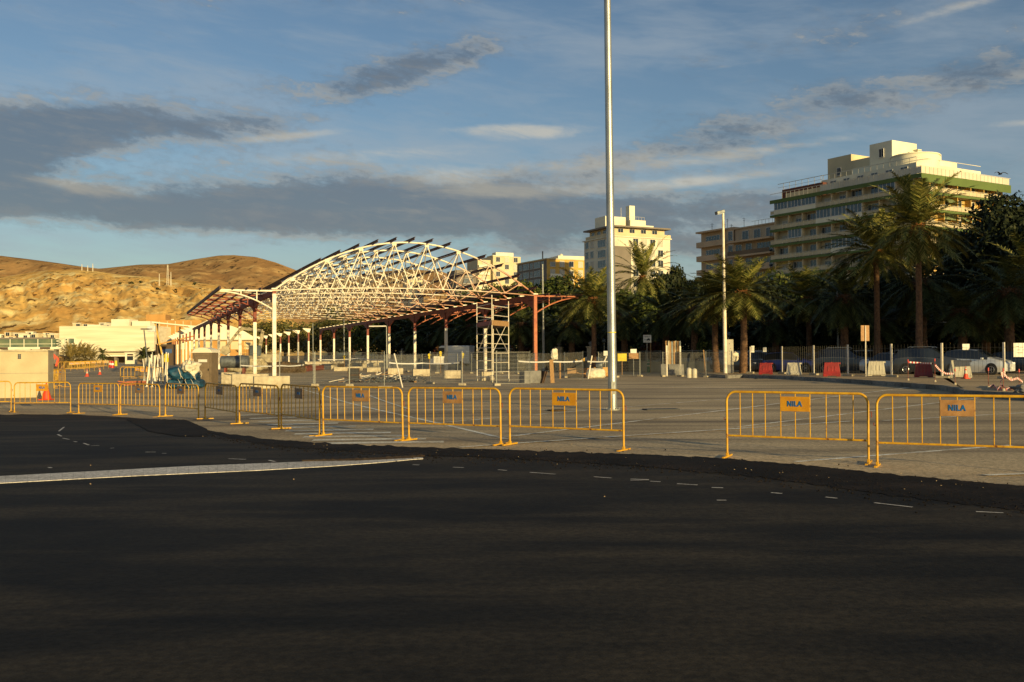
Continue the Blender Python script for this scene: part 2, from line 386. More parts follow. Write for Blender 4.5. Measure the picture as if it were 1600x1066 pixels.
def sheet(name, far, near, mtl, lift, x0, x1, n, rows=6, ja=0., js=.05, jn=0., off=0, kind='structure', side=.0, bulge=0.):
    b = MB()
    for i in range(n+1):
        px = x0+(x1-x0)*i/n
        a = G(px, lerp_poly(far, px)+jit(px, ja, js, off)); c = G(px, lerp_poly(near, px)+jit(px, jn, js, off+50))
        for j in range(rows+1):
            t = j/rows; p = a.lerp(c, t); e = lift*(1 if not side or 0 < j < rows else 0)+bulge*sin(pi*t)*(.6+.8*abs(noise.noise(Vector((px*.08, j, off)))))
            b.v.append((p.x, p.y, gz(p.x, p.y)+e))
    w = rows+1
    b.f = [(i*w+j, i*w+j+1, (i+1)*w+j+1, (i+1)*w+j) for i in range(n) for j in range(rows)]; b.mi = [0]*len(b.f)
    return tag(b.ob(name, mtl, smooth='all' if bulge else False, fix=False), kind=kind)
EDGE = [(-400,650),(-60,648.5),(110,648),(190,652),(240,656),(330,676),(420,689),(520,696),(640,701),(800,706),(1000,713),(1100,717),(1250,729),(1400,745),(1600,763),(2000,800)]
# fresh asphalt: far edge along EDGE, near edge behind the camera
b = MB(); n = 260; rows = 14
for i in range(n+1):
    px = -400+2400*i/n; a = G(px, lerp_poly(EDGE, px)+jit(px, 1.2, .04)); xe = a.x*.9
    for j in range(rows+1):
        t = (j/rows)**.6; y = a.y+(-3-a.y)*t; x = a.x+(xe*1.6-a.x)*t*.4; b.v.append((x, y, gz(x, y)+.012))
w = rows+1; b.f = [(i*w+j, i*w+j+1, (i+1)*w+j+1, (i+1)*w+j) for i in range(n) for j in range(rows)]; b.mi = [0]*len(b.f)
tag(b.ob('fresh_asphalt_road', 'new_asphalt', fix=False), kind='structure')
up = [(x, y-1.5) for x, y in EDGE]
tw = [(250,0),(330,3),(420,9),(600,11),(800,12),(1000,17),(1200,24),(1400,32),(1600,38),(2000,46)]
dn = [(x, lerp_poly(EDGE, x)+lerp_poly(tw, x)) for x, _ in tw]
sheet('tar_edge', up, dn, 'tar', .017, 262, 1900, 300, 4, 2.2, .06, 2.5, bulge=.008)
sheet('fresh_tar_patch', [(196,656),(215,655),(290,657),(325,672)], [(196,657),(235,676),(280,683),(325,683)], 'tar', .021, 198, 324, 40, 5, .8, .2, 1.2, bulge=.03)
# concrete kerb band laid flush in the fresh asphalt
b = MB(); far = [(-150,752),(0,746),(150,738),(300,730),(490,722.5),(560,721),(650,716.5)]; near = [(-150,764),(0,757),(200,746),(400,737),(520,730),(600,724),(655,718.5)]
px = -150
while px < 648:
    q = px+ (13 if px > 300 else 17)+random.random()*2
    A = [G(px+.1, lerp_poly(far, px)), G(q-.1, lerp_poly(far, q)), G(q-.1, lerp_poly(near, q)), G(px+.1, lerp_poly(near, px))]
    b.add([(p.x, p.y, gz(p.x, p.y)+z) for z in (.0, .019) for p in A], [(4,5,6,7),(0,1,5,4),(1,2,6,5),(2,3,7,6),(3,0,4,7)]); px = q
tag(b.ob('kerb_band', 'slab_white'), kind='structure')
sheet('rubble_strip', [(470,722),(560,718.5),(650,713),(665,714)], [(470,723),(560,721.8),(640,718),(665,715)], 'rubble', .02, 472, 664, 120, 4, .9, .5, .5, bulge=.03)
# painted markings on the old asphalt
def line(px0, py0, px1, py1, w, mtl='line_white', lift=.006, seg=14):
    a = G(px0, py0); c = G(px1, py1); d = (c-a); d.z = 0; d.normalize(); n_ = Vector((-d.y, d.x, 0))*w/2; b = MB()
    for i in range(seg+1):
        p = a.lerp(c, i/seg)
        for s_ in (-1, 1): q = p+n_*s_; b.v.append((q.x, q.y, gz(q.x, q.y)+lift))
    b.f = [(2*i, 2*i+2, 2*i+3, 2*i+1) for i in range(seg)]; b.mi = [0]*seg; return b
def marks(name, L_, mtl):
    B = MB()
    for k, l in enumerate(L_):
        q = line(*l, lift=.006+.0035*(k % 4)); B.add(q.v, q.f)
    return tag(B.ob(name, mtl, fix=False), kind='structure')
marks('bay_lines', [(500,643,1120,641,.14),(640,665,1130,624,.12),(787,684,1420,606,.13),(720,700,1330,659,.13),(1244,722,1580,696,.13),(1150,668,1560,618,.12),(1380,658,1700,640,.12),(1540,744,1800,735,.14),
                    (470,608,790,686,.13),(1040,604,1250,612,.1),(560,612,640,640,.1)], 'line_white')
B = MB()
for i in range(10):
    y0 = 649.5+i*4.6
    q = line(376+i*14, y0+ (i*.25), 446+i*27.5, y0-2.5+i*.25, .44, lift=.007); B.add(q.v, q.f)
tag(B.ob('crosswalk_stripes', 'line_worn', fix=False), kind='structure')
# chalk setting-out marks on the fresh asphalt
B = MB()
for (a, b1, c, d) in [(93,657,101,658),(103,660,107,665),(103,666,92,675),(90,680,96,683),(98,686,108,688),(115,691,120,692),(131,694,139,697),(142,698,155,697.5),(172,702,178,701.5),(227,708,243,708),(253,710,260,710),
    (357,718.5,384,719.5),(430,723,420,721),(76,732,80,733),(645,728,655,728.5),(708,732,725,732.5),(778,736,792,737),(828,740,868,743),(928,747,955,749),(985,750.5,1014,751.5),(1016,754,1032,755),(1058,758,1090,760),
    (1112,764,1130,764.5),(1205,772,1222,773.5),(1290,779,1308,781),(1366,788,1426,795),(1525,802,1568,804),(985,752.5,1014,752),(1120,784,1135,784)]:
    q = line(a, b1, c, d, .045, lift=.018, seg=3); B.add(q.v, q.f)
tag(B.ob('chalk_marks', 'slab_white', fix=False), kind='structure')
# loose chips and gravel
B = MB(); R = random.Random(3)
for i in range(80):
    if i < 60: px = R.uniform(260, 1600); py = lerp_poly(EDGE, px)+R.gauss(6, 7); s_ = R.uniform(.003, .010)
    else: px = R.uniform(-50, 1650); py = 592+(R.random()**1.5)*200; s_ = R.uniform(.005, .014)
    p = G(px, py); B.box((p.x, p.y, gz(p.x, p.y)+.02+s_/3), (s_*R.uniform(1,2.2), s_*R.uniform(.8,1.5), s_*.7), rz=R.random()*3, rx=R.random())
tag(B.ob('stone_chips', 'paving'), kind='stuff', label='pale stone chips scattered over the asphalt edge')
B = MB()
for i in range(2600):
    px = R.uniform(255, 1620); py = lerp_poly(EDGE, px)+R.gauss(2, 1)*(2+lerp_poly(tw, px)*.25)
    p = G(px, py); s_ = R.uniform(.006, .016); B.box((p.x, p.y, gz(p.x, p.y)+.010+s_/2), (s_*1.5, s_, s_), rz=R.random()*3, rx=R.random())
tag(B.ob('tar_gravel', 'tar'), kind='stuff', label='black loose gravel along the torn asphalt edge')
# raised pavement on the right with kerb
KT = [(1135,586.5),(1160,585.5),(1240,588),(1320,592),(1400,597),(1477,602.5),(1509,610),(1600,615),(1900,632)]
PZ = .24
kp = [G(x, y, PZ) for x, y in KT]
b = MB(); far = [(kp[0].x+1, 118)]+[(p.x+30, 118) for p in kp[1:-1]]+[(95, 118)]
for p, q in zip(kp, far):
    for t in (0, .01, .5, 1): b.v.append((p.x+(q[0]-p.x)*t, p.y+(q[1]-p.y)*t, PZ))
b.f = [(i*4+j, i*4+j+1, (i+1)*4+j+1, (i+1)*4+j) for i in range(len(kp)-1) for j in range(3)]; b.mi = [0]*len(b.f)
tag(b.ob('pavement', 'paving'), kind='structure')
b = MB()
for p, q in zip(kp[:-1], kp[1:]):
    d = (q-p); n_ = max(1, int(d.length/1.0)); 
    for i in range(n_):
        a = p.lerp(q, i/n_+.004); c = p.lerp(q, (i+1)/n_-.004)
        for z in (PZ+.006,): b.bar((a.x, a.y-.07, z/2-.02), (c.x, c.y-.07, z/2-.02), .16, z+.04)
b.bar((kp[0].x, kp[0].y, PZ/2-.02), (kp[0].x+1, 118, PZ/2-.02), .16, PZ+.045)
tag(b.ob('kerb', 'kerb_stone'), kind='structure')
# ================================================================== crowd barriers
def letters(parent, w, h, y, mtl='blue_letter'):
    b = MB(); u = h
    def P(poly, ox):
        b.prism([(ox+x*u, z*u) for x, z in poly], y, y-.006)
    tot = 2.95*u; o = -tot/2
    P([(0,-.5),(.19,-.5),(.19,.5),(0,.5)], o); P([(.67,-.5),(.86,-.5),(.86,.5),(.67,.5)], o)
    b.prism([(o+.21*u,.5*u),(o+.0*u,.5*u),(o+.65*u,-.5*u),(o+.86*u,-.5*u)], y, y-.0075)
    P([(1.04,-.5),(1.25,-.5),(1.25,.5),(1.04,.5)], o)
    P([(1.43,-.5),(2.02,-.5),(2.02,-.29),(1.63,-.29),(1.63,.5),(1.43,.5)], o)
    P([(2.0,-.5),(2.4,.5),(2.58,.5),(2.98,-.5),(2.76,-.5),(2.66,-.22),(2.32,-.22),(2.22,-.5)], o)
    l = b.ob('lettering', mtl, parent); return l
def make_barrier(plate='plate_yellow', lt=True):
    t = thing('crowd_barrier', (0,0,0), 0, '', 'barrier')
    L = 2.5; r = .16; pts = [(-L/2, 0, .02)]
    for k in range(7): a = pi-k*pi/12; pts.append((-L/2+r+r*cos(a), 0, 1.08-r+r*sin(a)))
    for k in range(7): a = pi/2-k*pi/12; pts.append((L/2-r+r*cos(a), 0, 1.08-r+r*sin(a)))
    pts.append((L/2, 0, .02))
    MB().tube(pts, .021, 10).ob('outer_frame', 'yellow_paint', t, smooth=True)
    MB().tube([(-L/2,0,.36),(L/2,0,.36)], .017, 8).ob('bottom_rail', 'yellow_paint', t, smooth=True)
    xs = [-L/2+L*(i+1)/11 for i in range(10)]; xs = [-1.0,-.77,-.54,-.26,0,.26,.54,.77,1.0]
    for x in xs: MB().tube([(x,0,.36),(x,0,1.08)], .0095, 6).ob('bar', 'yellow_paint', t, smooth=True)
    for s_ in (-1, 1):
        b = MB(); b.box((s_*(L/2-.0), 0, .018), (.05, .5, .03)); b.box((s_*L/2, 0, .05), (.045,.06,.05)); b.ob('foot', 'yellow_paint', t, bevel=.006)
    MB().tube([(L/2+.02,0,.8),(L/2+.055,0,.8),(L/2+.055,0,.72)], .008, 6).ob('hook', 'oxide', t); MB().tube([(-L/2-.02,0,.62),(-L/2-.05,0,.62),(-L/2-.05,0,.66)], .008, 6).ob('hook', 'oxide', t)
    p = MB().box((0,-.026,.90), (.52,.006,.235)).ob('sign_plate', plate, t, bevel=.002)
    if lt:
        q = letters(p, .3, .088 if plate != 'plate_grey' else .06, -.030); q.location = (0, 0, .905)
    return t
bar_y = Once(make_barrier); bar_t = Once(lambda: make_barrier('plate_tan')); bar_g = Once(lambda: make_barrier('plate_grey'))
GB = 'yellow crowd barriers closing off the car park'
BL = [((-80,644),(18,644.3),bar_y,'yellow crowd barrier cut off by the left edge of the photo'),
 ((22,644.6),(111,646),bar_y,'yellow crowd barrier in front of the orange cone and the low concrete block'),
 ((122.5,646.3),(186,649),bar_y,'yellow crowd barrier right of the gap beside the low concrete block'),
 ((188,649),(250,651.5),bar_g,'yellow crowd barrier with dull plate in front of the cluster of upright poles'),
 ((252.5,652),(317,656.5),bar_g,'yellow crowd barrier in front of the blue wrapped bundles'),
 ((320,657),(369.5,663.5),bar_g,'narrow-looking yellow crowd barrier in front of the portable toilet and first beam block'),
 ((373.7,664),(436,671),bar_g,'yellow crowd barrier just left of the crosswalk, below the tallest white column'),
 ((439,671.5),(500,681),bar_g,'steeply angled yellow crowd barrier halfway along the crosswalk stripes'),
 ((504.5,681.5),(630.5,688),bar_t,'yellow crowd barrier with tan lettered plate in front of the scrap heap'),
 ((638,688.5),(783.7,695.5),bar_t,'yellow crowd barrier with tan lettered plate below the scaffold tower'),
 ((795.5,696),(976,704),bar_y,'yellow crowd barrier with bright lettered plate in front of the tall galvanised pole'),
 ((1134.8,715),(1359,725),bar_y,'wide yellow crowd barrier with bright lettered plate, first one right of the open gap'),
 ((1369,728.5),(1634,741),bar_t,'nearest yellow crowd barrier, with dull lettered plate, cut by the right edge of the photo')]
for (a, c, f, lb) in BL:
    A = G(*a); B_ = G(*c); d = B_-A; L_ = math.hypot(d.x, d.y); m = (A+B_)/2
    o = f((m.x, m.y, gz(m.x, m.y)+.0), atan2(d.y, d.x), lb, GB, (L_/2.5*.985 if L_ < 3.4 else 1.1, 1, 1)); o.rotation_euler.x = radians(random.uniform(-1.4,1.4)); o.rotation_euler.y = radians(random.uniform(-.35,.35))
# ================================================================== galvanised mast
p = G(957.5, 641)
t = thing('lighting_mast', (p.x, p.y, 0), 0, 'tall galvanised steel pole rising out of the top of the photo', 'pole'); t.rotation_euler = (0, radians(-.42), 0)
MB().lathe([(.142-.0026*z, z) for z in (0.0,2,4,6,8,10,12,14,15.5)], 48).ob('shaft', 'galv', t, smooth=True, fix=False)
b = MB(); b.lathe([(.24,0),(.24,.03)], 24)
for k in range(6): b.lathe([(.018,.03),(.018,.07)], 6, (.2*cos(k*pi/3), .2*sin(k*pi/3), 0))
b.ob('base_plate', 'galv_dull', t)
b = MB(); b.bb(-.055,.055,-.152,-.13,.5,.9); b.ob('service_door', 'galv_dull', t, bevel=.006)
MB().lathe([(.137,2.44),(.1385,2.45),(.1385,2.46),(.137,2.47)], 24).ob('tape_ring', 'hi_yellow', t)
b = MB(); b.bar((-1,0,15.3),(1,0,15.3),.1); 
for s_ in (-.8,-.25,.25,.8): b.box((s_,-.15,15.45),(.4,.3,.35),rx=.4)
b.ob('floodlight', 'metal_grey', t)
# manhole patches
for i, (px, py, w_) in enumerate([(1033,640.5,1.1),(1190,592.5,.9),(870,642,.5)]):
    p = G(px, py); b = MB(); b.box((p.x, p.y, gz(p.x,p.y)+.02), (w_, .5, .03), rz=.2); tag(b.ob('drain_cover', 'black' if i < 2 else 'rubble'), ['dark drain cover in the asphalt to the right of the galvanised pole','dark drain cover at the left tip of the kerb','small broken plate lying left of the galvanised pole'][i], 'drain cover' if i < 2 else 'rubble')
# ================================================================== low concrete block on the left
a = G(83.5, 620.5); c = G(75, 620.8); l = G(-120, 624)
t = thing('concrete_hut', (a.x, a.y, 0), 0, 'low smooth concrete block with small dark vent at the left edge', 'concrete block')
def loc(p, t): return (p.x-t.location.x, p.y-t.location.y)
cw = c-a; d = Vector((l.x-c.x, l.y-c.y, 0)).normalized(); nrm = Vector((-d.y, d.x, 0)); nrm = nrm if nrm.y > 0 else -nrm
P0 = Vector((c.x-a.x, c.y-a.y, 0)); zt = W(75, 549.5, c.y).z
ext = nrm+ Vector((.33,0,0)); ext.normalize()
P1 = P0+d*9; P2 = P1+nrm*4; P3 = Vector((XY(83.8, c.y+3.2)-a.x, c.y+3.2-a.y, 0)); P2 = P1+Vector((0,4,0))
b = MB(); b.prism([(P0.x,P0.y),(P1.x,P1.y),(P2.x,P2.y),(P3.x,P3.y)], -.35, zt, ax='z'); b.ob('wall', 'cast_wall', t)
b = MB(); b.prism([(P0.x+.02,P0.y-.05),(P1.x,P1.y-.05),(P2.x,P2.y),(P3.x+.04,P3.y)], zt+.002, zt+.07, ax='z'); b.ob('roof_slab', 'concrete', t)
vx = P0+d*1.17; b = MB(); an = atan2(-d.y, -d.x)
b.box((vx.x, vx.y, zt-.22), (.13,.03,.22), rz=an, mi=0)
for k in (-1, 1): b.box((vx.x, vx.y, zt-.22+k*.036), (.13,.04,.008), rz=an, mi=1)
b.box((vx.x, vx.y, zt-.22), (.01,.042,.22), rz=an, mi=1)
b.ob('vent', ['black', 'metal_grey'], t)
b = MB(); b.box((P0.x+d.x*2, P0.y+d.y*2-.006, zt*.52), (6,.006,.012), rz=an); b.ob('joint', 'concrete_grey', t)
# ================================================================== cones
def make_cone(h=.75, bands=1, col='cone_orange'):
    t = thing('traffic_cone', (0,0,0), 0, '', 'traffic cone')
    MB().box((0,0,.02), (h*.52,h*.52,.04)).ob('base', col, t, bevel=.01)
    R0 = h*.19; r = lambda z: R0*(1-z/h)+.02
    MB().lathe([(r(0),.04),(r(h*.5),h*.5),(r(h),h),(.005,h+.005)], 20).ob('body', col, t, smooth=True)
    if bands:
        for z0, z1 in ((h*.42,h*.68),(h*.8,h*.9)): MB().lathe([(r(z0)+.004,z0),(r(z1)+.004,z1)], 20).ob('band', 'white_plastic', t, smooth=True)
    return t
cone = Once(make_cone)
p = G(72.5, 625); c0 = make_cone(.72, 0); c0.location = (p.x, p.y, gz(p.x,p.y)); c0.scale = (1.35,1.35,1.0)
tag(c0, 'plain orange cone standing against the low concrete block')
p = G(1509, 592, PZ); cone((p.x, p.y, PZ), .3, 'orange and white striped cone beside the white plastic barrier on the pavement', 'striped cones', 1.0)
for px, py, lb in ((136,588.5,'small orange cone further left on the far road'),(156,585.5,'small orange cone on the far road near the dark drain strip')):
    p = G(px, py); cone((p.x,p.y,0), .2, lb, 'striped cones', .95)
# ================================================================== plastic and concrete jersey barriers
def make_jersey(mt, w=1.15, h=.95, slots=True):
    t = thing('road_barrier', (0,0,0), 0, '', 'road barrier')
    b = MB(); prof = [(-.24,.05),(-.24,.14),(-.17,.34),(-.10,h-.07),(-.10,h),(.10,h),(.10,h-.07),(.17,.34),(.24,.14),(.24,.05)]
    vs = []; n_ = len(prof)
    for k, (x, ) in enumerate([(-w/2,),(w/2,)]):
        for y, z in prof: 
            sh = .13*(z/h); vs.append((x*(1-sh*(1.6 if slots else 0)), y, z))
    b.add(vs, [tuple(range(n_)), tuple(reversed(range(n_, 2*n_)))]+[(i, i+n_, (i+1) % n_+n_, (i+1) % n_) for i in range(n_)])
    for sx_ in (-.36, .36): b.box((sx_*w, 0, .03), (w*.24,.46,.06))
    b.ob('body', mt, t, bevel=.015)
    if slots:
        for k in (-.2, 0, .2): MB().box((k*w, -.157, .52), (.07,.02,.34), rx=-.12).ob('rib', mt, t, bevel=.006)
        MB().box((w*.40,0,h-.06), (.24,.12,.12)).ob('coupling', mt, t, bevel=.01)
        MB().lathe([(.05,h),(.05,h+.035)], 12).ob('filler_cap', mt, t)
    return t
j_red = Once(lambda: make_jersey('red_plastic')); j_fad = Once(lambda: make_jersey('faded_red')); j_wh = Once(lambda: make_jersey('white_plastic'))
GJ = 'plastic water-filled road barriers along the pavement fence'
for px, py, f, lb, s_ in [(1196.5,585.3,j_red,'small deep red plastic barrier in front of the white car, nearest the lamp post',.95),(1240.5,586.6,j_wh,'white plastic barrier between two red ones, in front of the blue car',.98),
      (1299.5,588.5,j_red,'bright red plastic barrier in front of the black off-road car',1.02),(1369,587.5,j_wh,'white plastic barrier beside the back-facing sign',1.08),
      (1443,589.5,j_fad,'faded red plastic barrier in front of the dark estate car',1.0),(1500,590.5,j_wh,'white plastic barrier behind the striped cone',1.18)]:
    p = G(px, py, PZ); f((p.x, p.y, PZ), radians(-14), lb, GJ, s_*p.y/58 if False else s_)
def make_block(w=2.4, h=.72, d=.5, mt='concrete'):
    t = MB(); t.box((0,0,h/2), (w,d,h)); o = t.ob('concrete_block', mt, bevel=.03); tag(o, '', 'concrete block'); return o
blk = Once(make_block)
GK = 'cream concrete blocks weighting the site'
def block_px(x0, x1, yb, yt, lb, rz=.35, d=.5):
    p = G((x0+x1)/2, yb); sc = (x1-x0)*p.y/F/2.4; h = (yb-yt)*p.y/F/.72
    return blk((p.x, p.y+.25, 0), rz, lb, GK, (sc, 1, h))
block_px(344,374,600,582,'first and farthest cream concrete block beside the portable toilet')
block_px(361,417,604,584.5,'cream concrete block second from the portable toilet')
block_px(395,450,607.5,588,'nearest cream concrete block, at the foot of the tallest white column')
for i, (x0,x1,yt,yb,lb) in enumerate([(521,545,574,580,'small concrete block behind the left end of the scrap heap'),(545,566,573,579,'small concrete block directly behind the scrap heap'),(572.5,594,574.5,581.5,'concrete block just right of the scrap heap'),
      (605,629,575.5,585,'concrete block behind the leaning prop pole'),(644,671,577,588,'concrete block under the white column left of the white notice board'),
      (692,719,579,591.5,'stained concrete block under the column left of the scaffold tower'),(751,770,581,595,'concrete block inside the scaffold tower')]):
    block_px(x0,x1,yb,yt,lb,.28)
p = G(836, 599); w_ = 46*p.y/F
b = MB(); b.box((0,0,.4), (w_*.66,.7,.8)); t = thing('stone_block', (p.x-.3, p.y+.3, 0), .5, 'grey faced concrete block at the foot of the rusty corner column', 'concrete block'); b.ob('body', 'concrete_grey', t, bevel=.02)
b = MB(); b.box((w_*.36,-.1,.38), (.08,1.0,.8), ry=.3); b.box((w_*.42,-.1,.38), (.05,1.0,.8), ry=.38); b.ob('leaning_board', 'wood_dark', t)
b = MB(); b.box((w_*.40+.15,.0,.75),(.25,.25,1.5), ry=-.05); tag(b.ob('timber_post', 'wood'), 'short brown timber post beside the grey block', 'post').location = (p.x+.2, p.y+.6, 0)
# ================================================================== steel hall frame under construction
HX, HY = XY(428.4, 90), 90.0; HA = atan2(.3585, .9335); SPAN = 25.5; BAY = 14.94; EV = W(428, 455, 90).z; RISE = 4.75; CAM = .45
hall = thing('steel_hall_frame', (HX, HY, 0), HA, 'large arched steel hall frame under construction, white lattice trusses on rows of columns', 'steel frame')
def steel_grad():
    m = M['white_steel'].copy(); m.name = 'truss_paint'; nt = m.node_tree; N = nt.nodes; L = nt.links; b = N['Principled BSDF']
    src = b.inputs['Base Color'].links[0].from_socket; tc = [n for n in N if n.type == 'TEX_COORD'][0]
    sp = N.new('ShaderNodeSeparateXYZ'); L.new(tc.outputs['Object'], sp.inputs[0])
    n = N.new('ShaderNodeTexNoise'); n.inputs['Scale'].default_value = .35; L.new(tc.outputs['Object'], n.inputs[0])
    a = N.new('ShaderNodeMath'); a.operation = 'MULTIPLY_ADD'; L.new(n.outputs[0], a.inputs[0]); a.inputs[1].default_value = 12; L.new(sp.outputs[0], a.inputs[2])
    r = N.new('ShaderNodeMapRange'); r.inputs[1].default_value = 23.5; r.inputs[2].default_value = 30; L.new(a.outputs[0], r.inputs[0])
    x = N.new('ShaderNodeMix'); x.data_type = 'RGBA'; L.new(r.outputs[0], x.inputs[0]); L.new(src, x.inputs[6]); x.inputs[7].default_value = srgb(176,112,70)
    L.new(x.outputs[2], b.inputs['Base Color']); M['truss_paint'] = m
steel_grad()
def arch(t): return EV+.12+RISE*(1-(2*t/SPAN-1)**2)
def tie(t): return EV+.05+CAM*(1-(2*t/SPAN-1)**2)
NT = 11; TS = BAY/2
def truss_mesh():
    b = MB(); npn = 8
    top = [(t, 0, arch(t)) for t in [SPAN*i/32 for i in range(33)]]
    b.tube(top, .085, 6); b.tube([(t, 0, tie(t)) for t in [SPAN*i/16 for i in range(17)]], .052, 6)
    bn = [SPAN*i/npn for i in range(npn+1)]; tn = [(bn[i]+bn[i+1])/2 for i in range(npn)]
    for i in range(npn):
        for q in (bn[i], bn[i+1]):
            if 0 < q < SPAN: b.tube([(tn[i],0,arch(tn[i])-.05),(q,0,tie(q))], .055, 6)
    for q in tn: b.box((q,0,arch(q)-.12),(.4,.04,.3))
    for q in bn[1:-1]: b.box((q,0,tie(q)+.06),(.22,.04,.16))
    # light triangulated inner web between truss planes
    return b
for k in range(NT):
    if k == 0: tm = truss_mesh().ob('truss', 'truss_paint', hall, smooth=True); proto = tm
    else: tm = proto.copy(); COL.objects.link(tm); tm.parent = hall; tm.location = (0, k*TS, 0)
# diagonal bracing between neighbouring trusses (space-lattice webs)
bn = [SPAN*i/8 for i in range(9)]; tn = [(bn[i]+bn[i+1])/2 for i in range(8)]
b = MB()
for q in tn:
    b.tube([(q, 0, arch(q)-.1), (q, TS, arch(q)-.1)], .04, 5)
for i, q in enumerate(tn):
    for w_ in (bn[i], bn[i+1]):
        if 0 < w_ < SPAN: b.tube([(q, 0, arch(q)-.08), (w_, TS, tie(w_)+.05)], .045, 5)
br = b.ob('bracing', 'truss_paint', hall, smooth=True)
for k in range(1, NT-1):
    c_ = br.copy(); COL.objects.link(c_); c_.parent = hall; c_.location = (0, k*TS, 0)
# purlins (brown steel beams running the length of the roof, sticking out in front)
for i in range(15):
    t_ = .5+(SPAN-1)*i/14; z = arch(t_)+.14; b = MB(); y0, y1 = -1.6, TS*(NT-1)+1.0
    sl_ = math.atan(-RISE*4*(2*t_/SPAN-1)/SPAN)
    b.box((0,(y0+y1)/2,.22), (.13,y1-y0,.03)); b.box((0,(y0+y1)/2+.1,.11), (.02,y1-y0-.2,.22)); b.box((0,(y0+y1)/2+.2,.0), (.13,y1-y0-.4,.03))
    o = b.ob('purlin', 'brown_beam', hall); o.location = (t_, 0, z); o.rotation_euler = (0, -sl_*.6, 0)
# columns
def column_ob(t_, k, side):
    b = MB(); w_ = .34
    hz_ = EV if k or side else EV
    first_r = (side == 1 and k == 0)
    lo = EV*.70 if not (k == 0) else EV*.97
    if first_r: b.box((0,0,EV/2), (w_,w_,EV), mi=2)
    else:
        b.box((0,0,lo/2), (w_,w_,lo), mi=0); b.box((0,0,(lo+EV)/2), (w_*1.02,w_*1.02,EV-lo), mi=1)
    b.box((0,0,.02), (.6,.6,.04), mi=1)
    o = b.ob('column', ['white_steel','oxide','oxide_orange'], hall, bevel=.01); o.location = (t_, k*BAY, 0)
    # splayed head
    if k >= 9 or (side == 0 and k >= 8):
        h = MB(); s_ = -1 if side else -1
        h.prism([(-.2,0),(.2,0),(.45,.85),(-1.3,.95),(-1.3,.8)], -.2, .2, mi=0); q = h.ob('head_plate', 'white_steel', o); q.location = (0, 0, EV-.35)
    return o
for k in range(16):
    for side in (0, 1): column_ob(SPAN*side, k, side)
# edge beams and haunches
for side in (0, 1):
    x0 = SPAN*side; n_ = 8 if side else 8
    b = MB(); b.box((0, n_*BAY/2, -.12), (.3, n_*BAY, .5), mi=0)
    for k in range(n_+1):
        y = k*BAY
        for s_ in (-1, 1):
            if 0 <= y+s_*3 <= n_*BAY+.1 : b.prism([(y, -.35), (y+s_*3.2, -.35), (y+s_*.3, -1.25), (y, -1.25)], -.09, .09, mi=0, ax='x')
    o = b.ob('edge_beam', ['oxide','brown_beam'], hall); o.location = (x0, 0, EV)
    b = MB(); 
    for k in range(n_*4+1): b.box((0, k*BAY/4, .2), (.5,.5,.12))
    o = b.ob('bearing_plate', 'white_steel', hall); o.location = (x0, 0, EV)
# canopies either side
for side, sg in ((0,-1),(1,1)):
    x0 = SPAN*side; NB = 8 if side == 0 else 7; CL = 4.75
    col = 'white_steel' if side == 0 else 'oxide_orange'
    for k in range(NB):
        b = MB(); c2 = 0 if k == 0 else 1
        y = k*TS
        b.box((sg*CL/2, y, .02), (CL,.14,.14), mi=c2)
        pts = [(sg*(.15+CL*.97*(q/10)), y, -1.55*(1-(q/10))**1.9-.1) for q in range(11)]
        b.tube(pts, .07, 6, mi=c2)
        for q in (3, 6): b.bar((pts[q][0], y, pts[q][2]), (pts[q][0], y, .0), .09, mi=c2)
        b.ob('canopy_bracket', [col, 'oxide' if side == 0 else 'oxide_orange'], hall).location = (x0, 0, EV)
    for i in range(4):
        b = MB(); b.box((sg*CL*(i+1)/4, (NB-1)*TS/2, .2), (.09 if i < 3 else .16, (NB-1)*TS+1.6, .16 if i < 3 else .3)); b.ob('purlin', 'brown_beam', hall).location = (x0, 0, EV)
    b = MB()
    for k in range(NB-1):
        b.bar((0, k*TS, .1), (sg*CL, (k+1)*TS, .1), .07); b.bar((sg*CL, k*TS, .1), (0, (k+1)*TS, .1), .07)
    b.ob('bracing', 'white_steel' if side == 0 else 'oxide', hall).location = (x0, 0, EV)
# loose cross beam plates lying along the right row: long white beam on trestles + red beams on the ground
def bar_thing(name, a, c, w_, h_, mt, lb, cat, grp=None):
    a = Vector(a); c = Vector(c); m = (a+c)/2; b = MB(); b.bar(a-m, c-m, w_, h_); 
    b.bar(a-m+Vector((0,0,h_*.55)), c-m+Vector((0,0,h_*.55)), w_*2.2, .04); b.bar(a-m-Vector((0,0,h_*.5)), c-m-Vector((0,0,h_*.5)), w_*2.2, .04)
    o = b.ob(name, mt); o.location = m; return tag(o, lb, cat, grp)
for i, (x0,y0,x1,y1,h_,mt,lb) in enumerate([(425,575,447,576,.5,'oxide','red-brown steel beam lying left of the others behind the tallest white column'),(462,577,486,576,.5,'oxide','short red-brown steel beam lying between two white columns'),
     (478,581,505,578,.55,'oxide','nearest red-brown steel beam lying at the end of the long white beam'),(395,581,440,580,.45,'oxide','red-brown steel beam lying in front of the excavator')]):
    a = G(x0,y0); c = G(x1,y1); bar_thing('steel_beam', (a.x,a.y,.35),(c.x,c.y,.35),.2,h_,mt,lb,'steel beam','steel beams lying on the ground')
a = G(478, 579.5); c = G(598, 574); bar_thing('steel_beam', (a.x,a.y,1.0),(c.x,c.y,1.0),.25,.3,'white_steel','long white steel beam laid on supports along the column row','steel beam','steel beams lying on the ground')
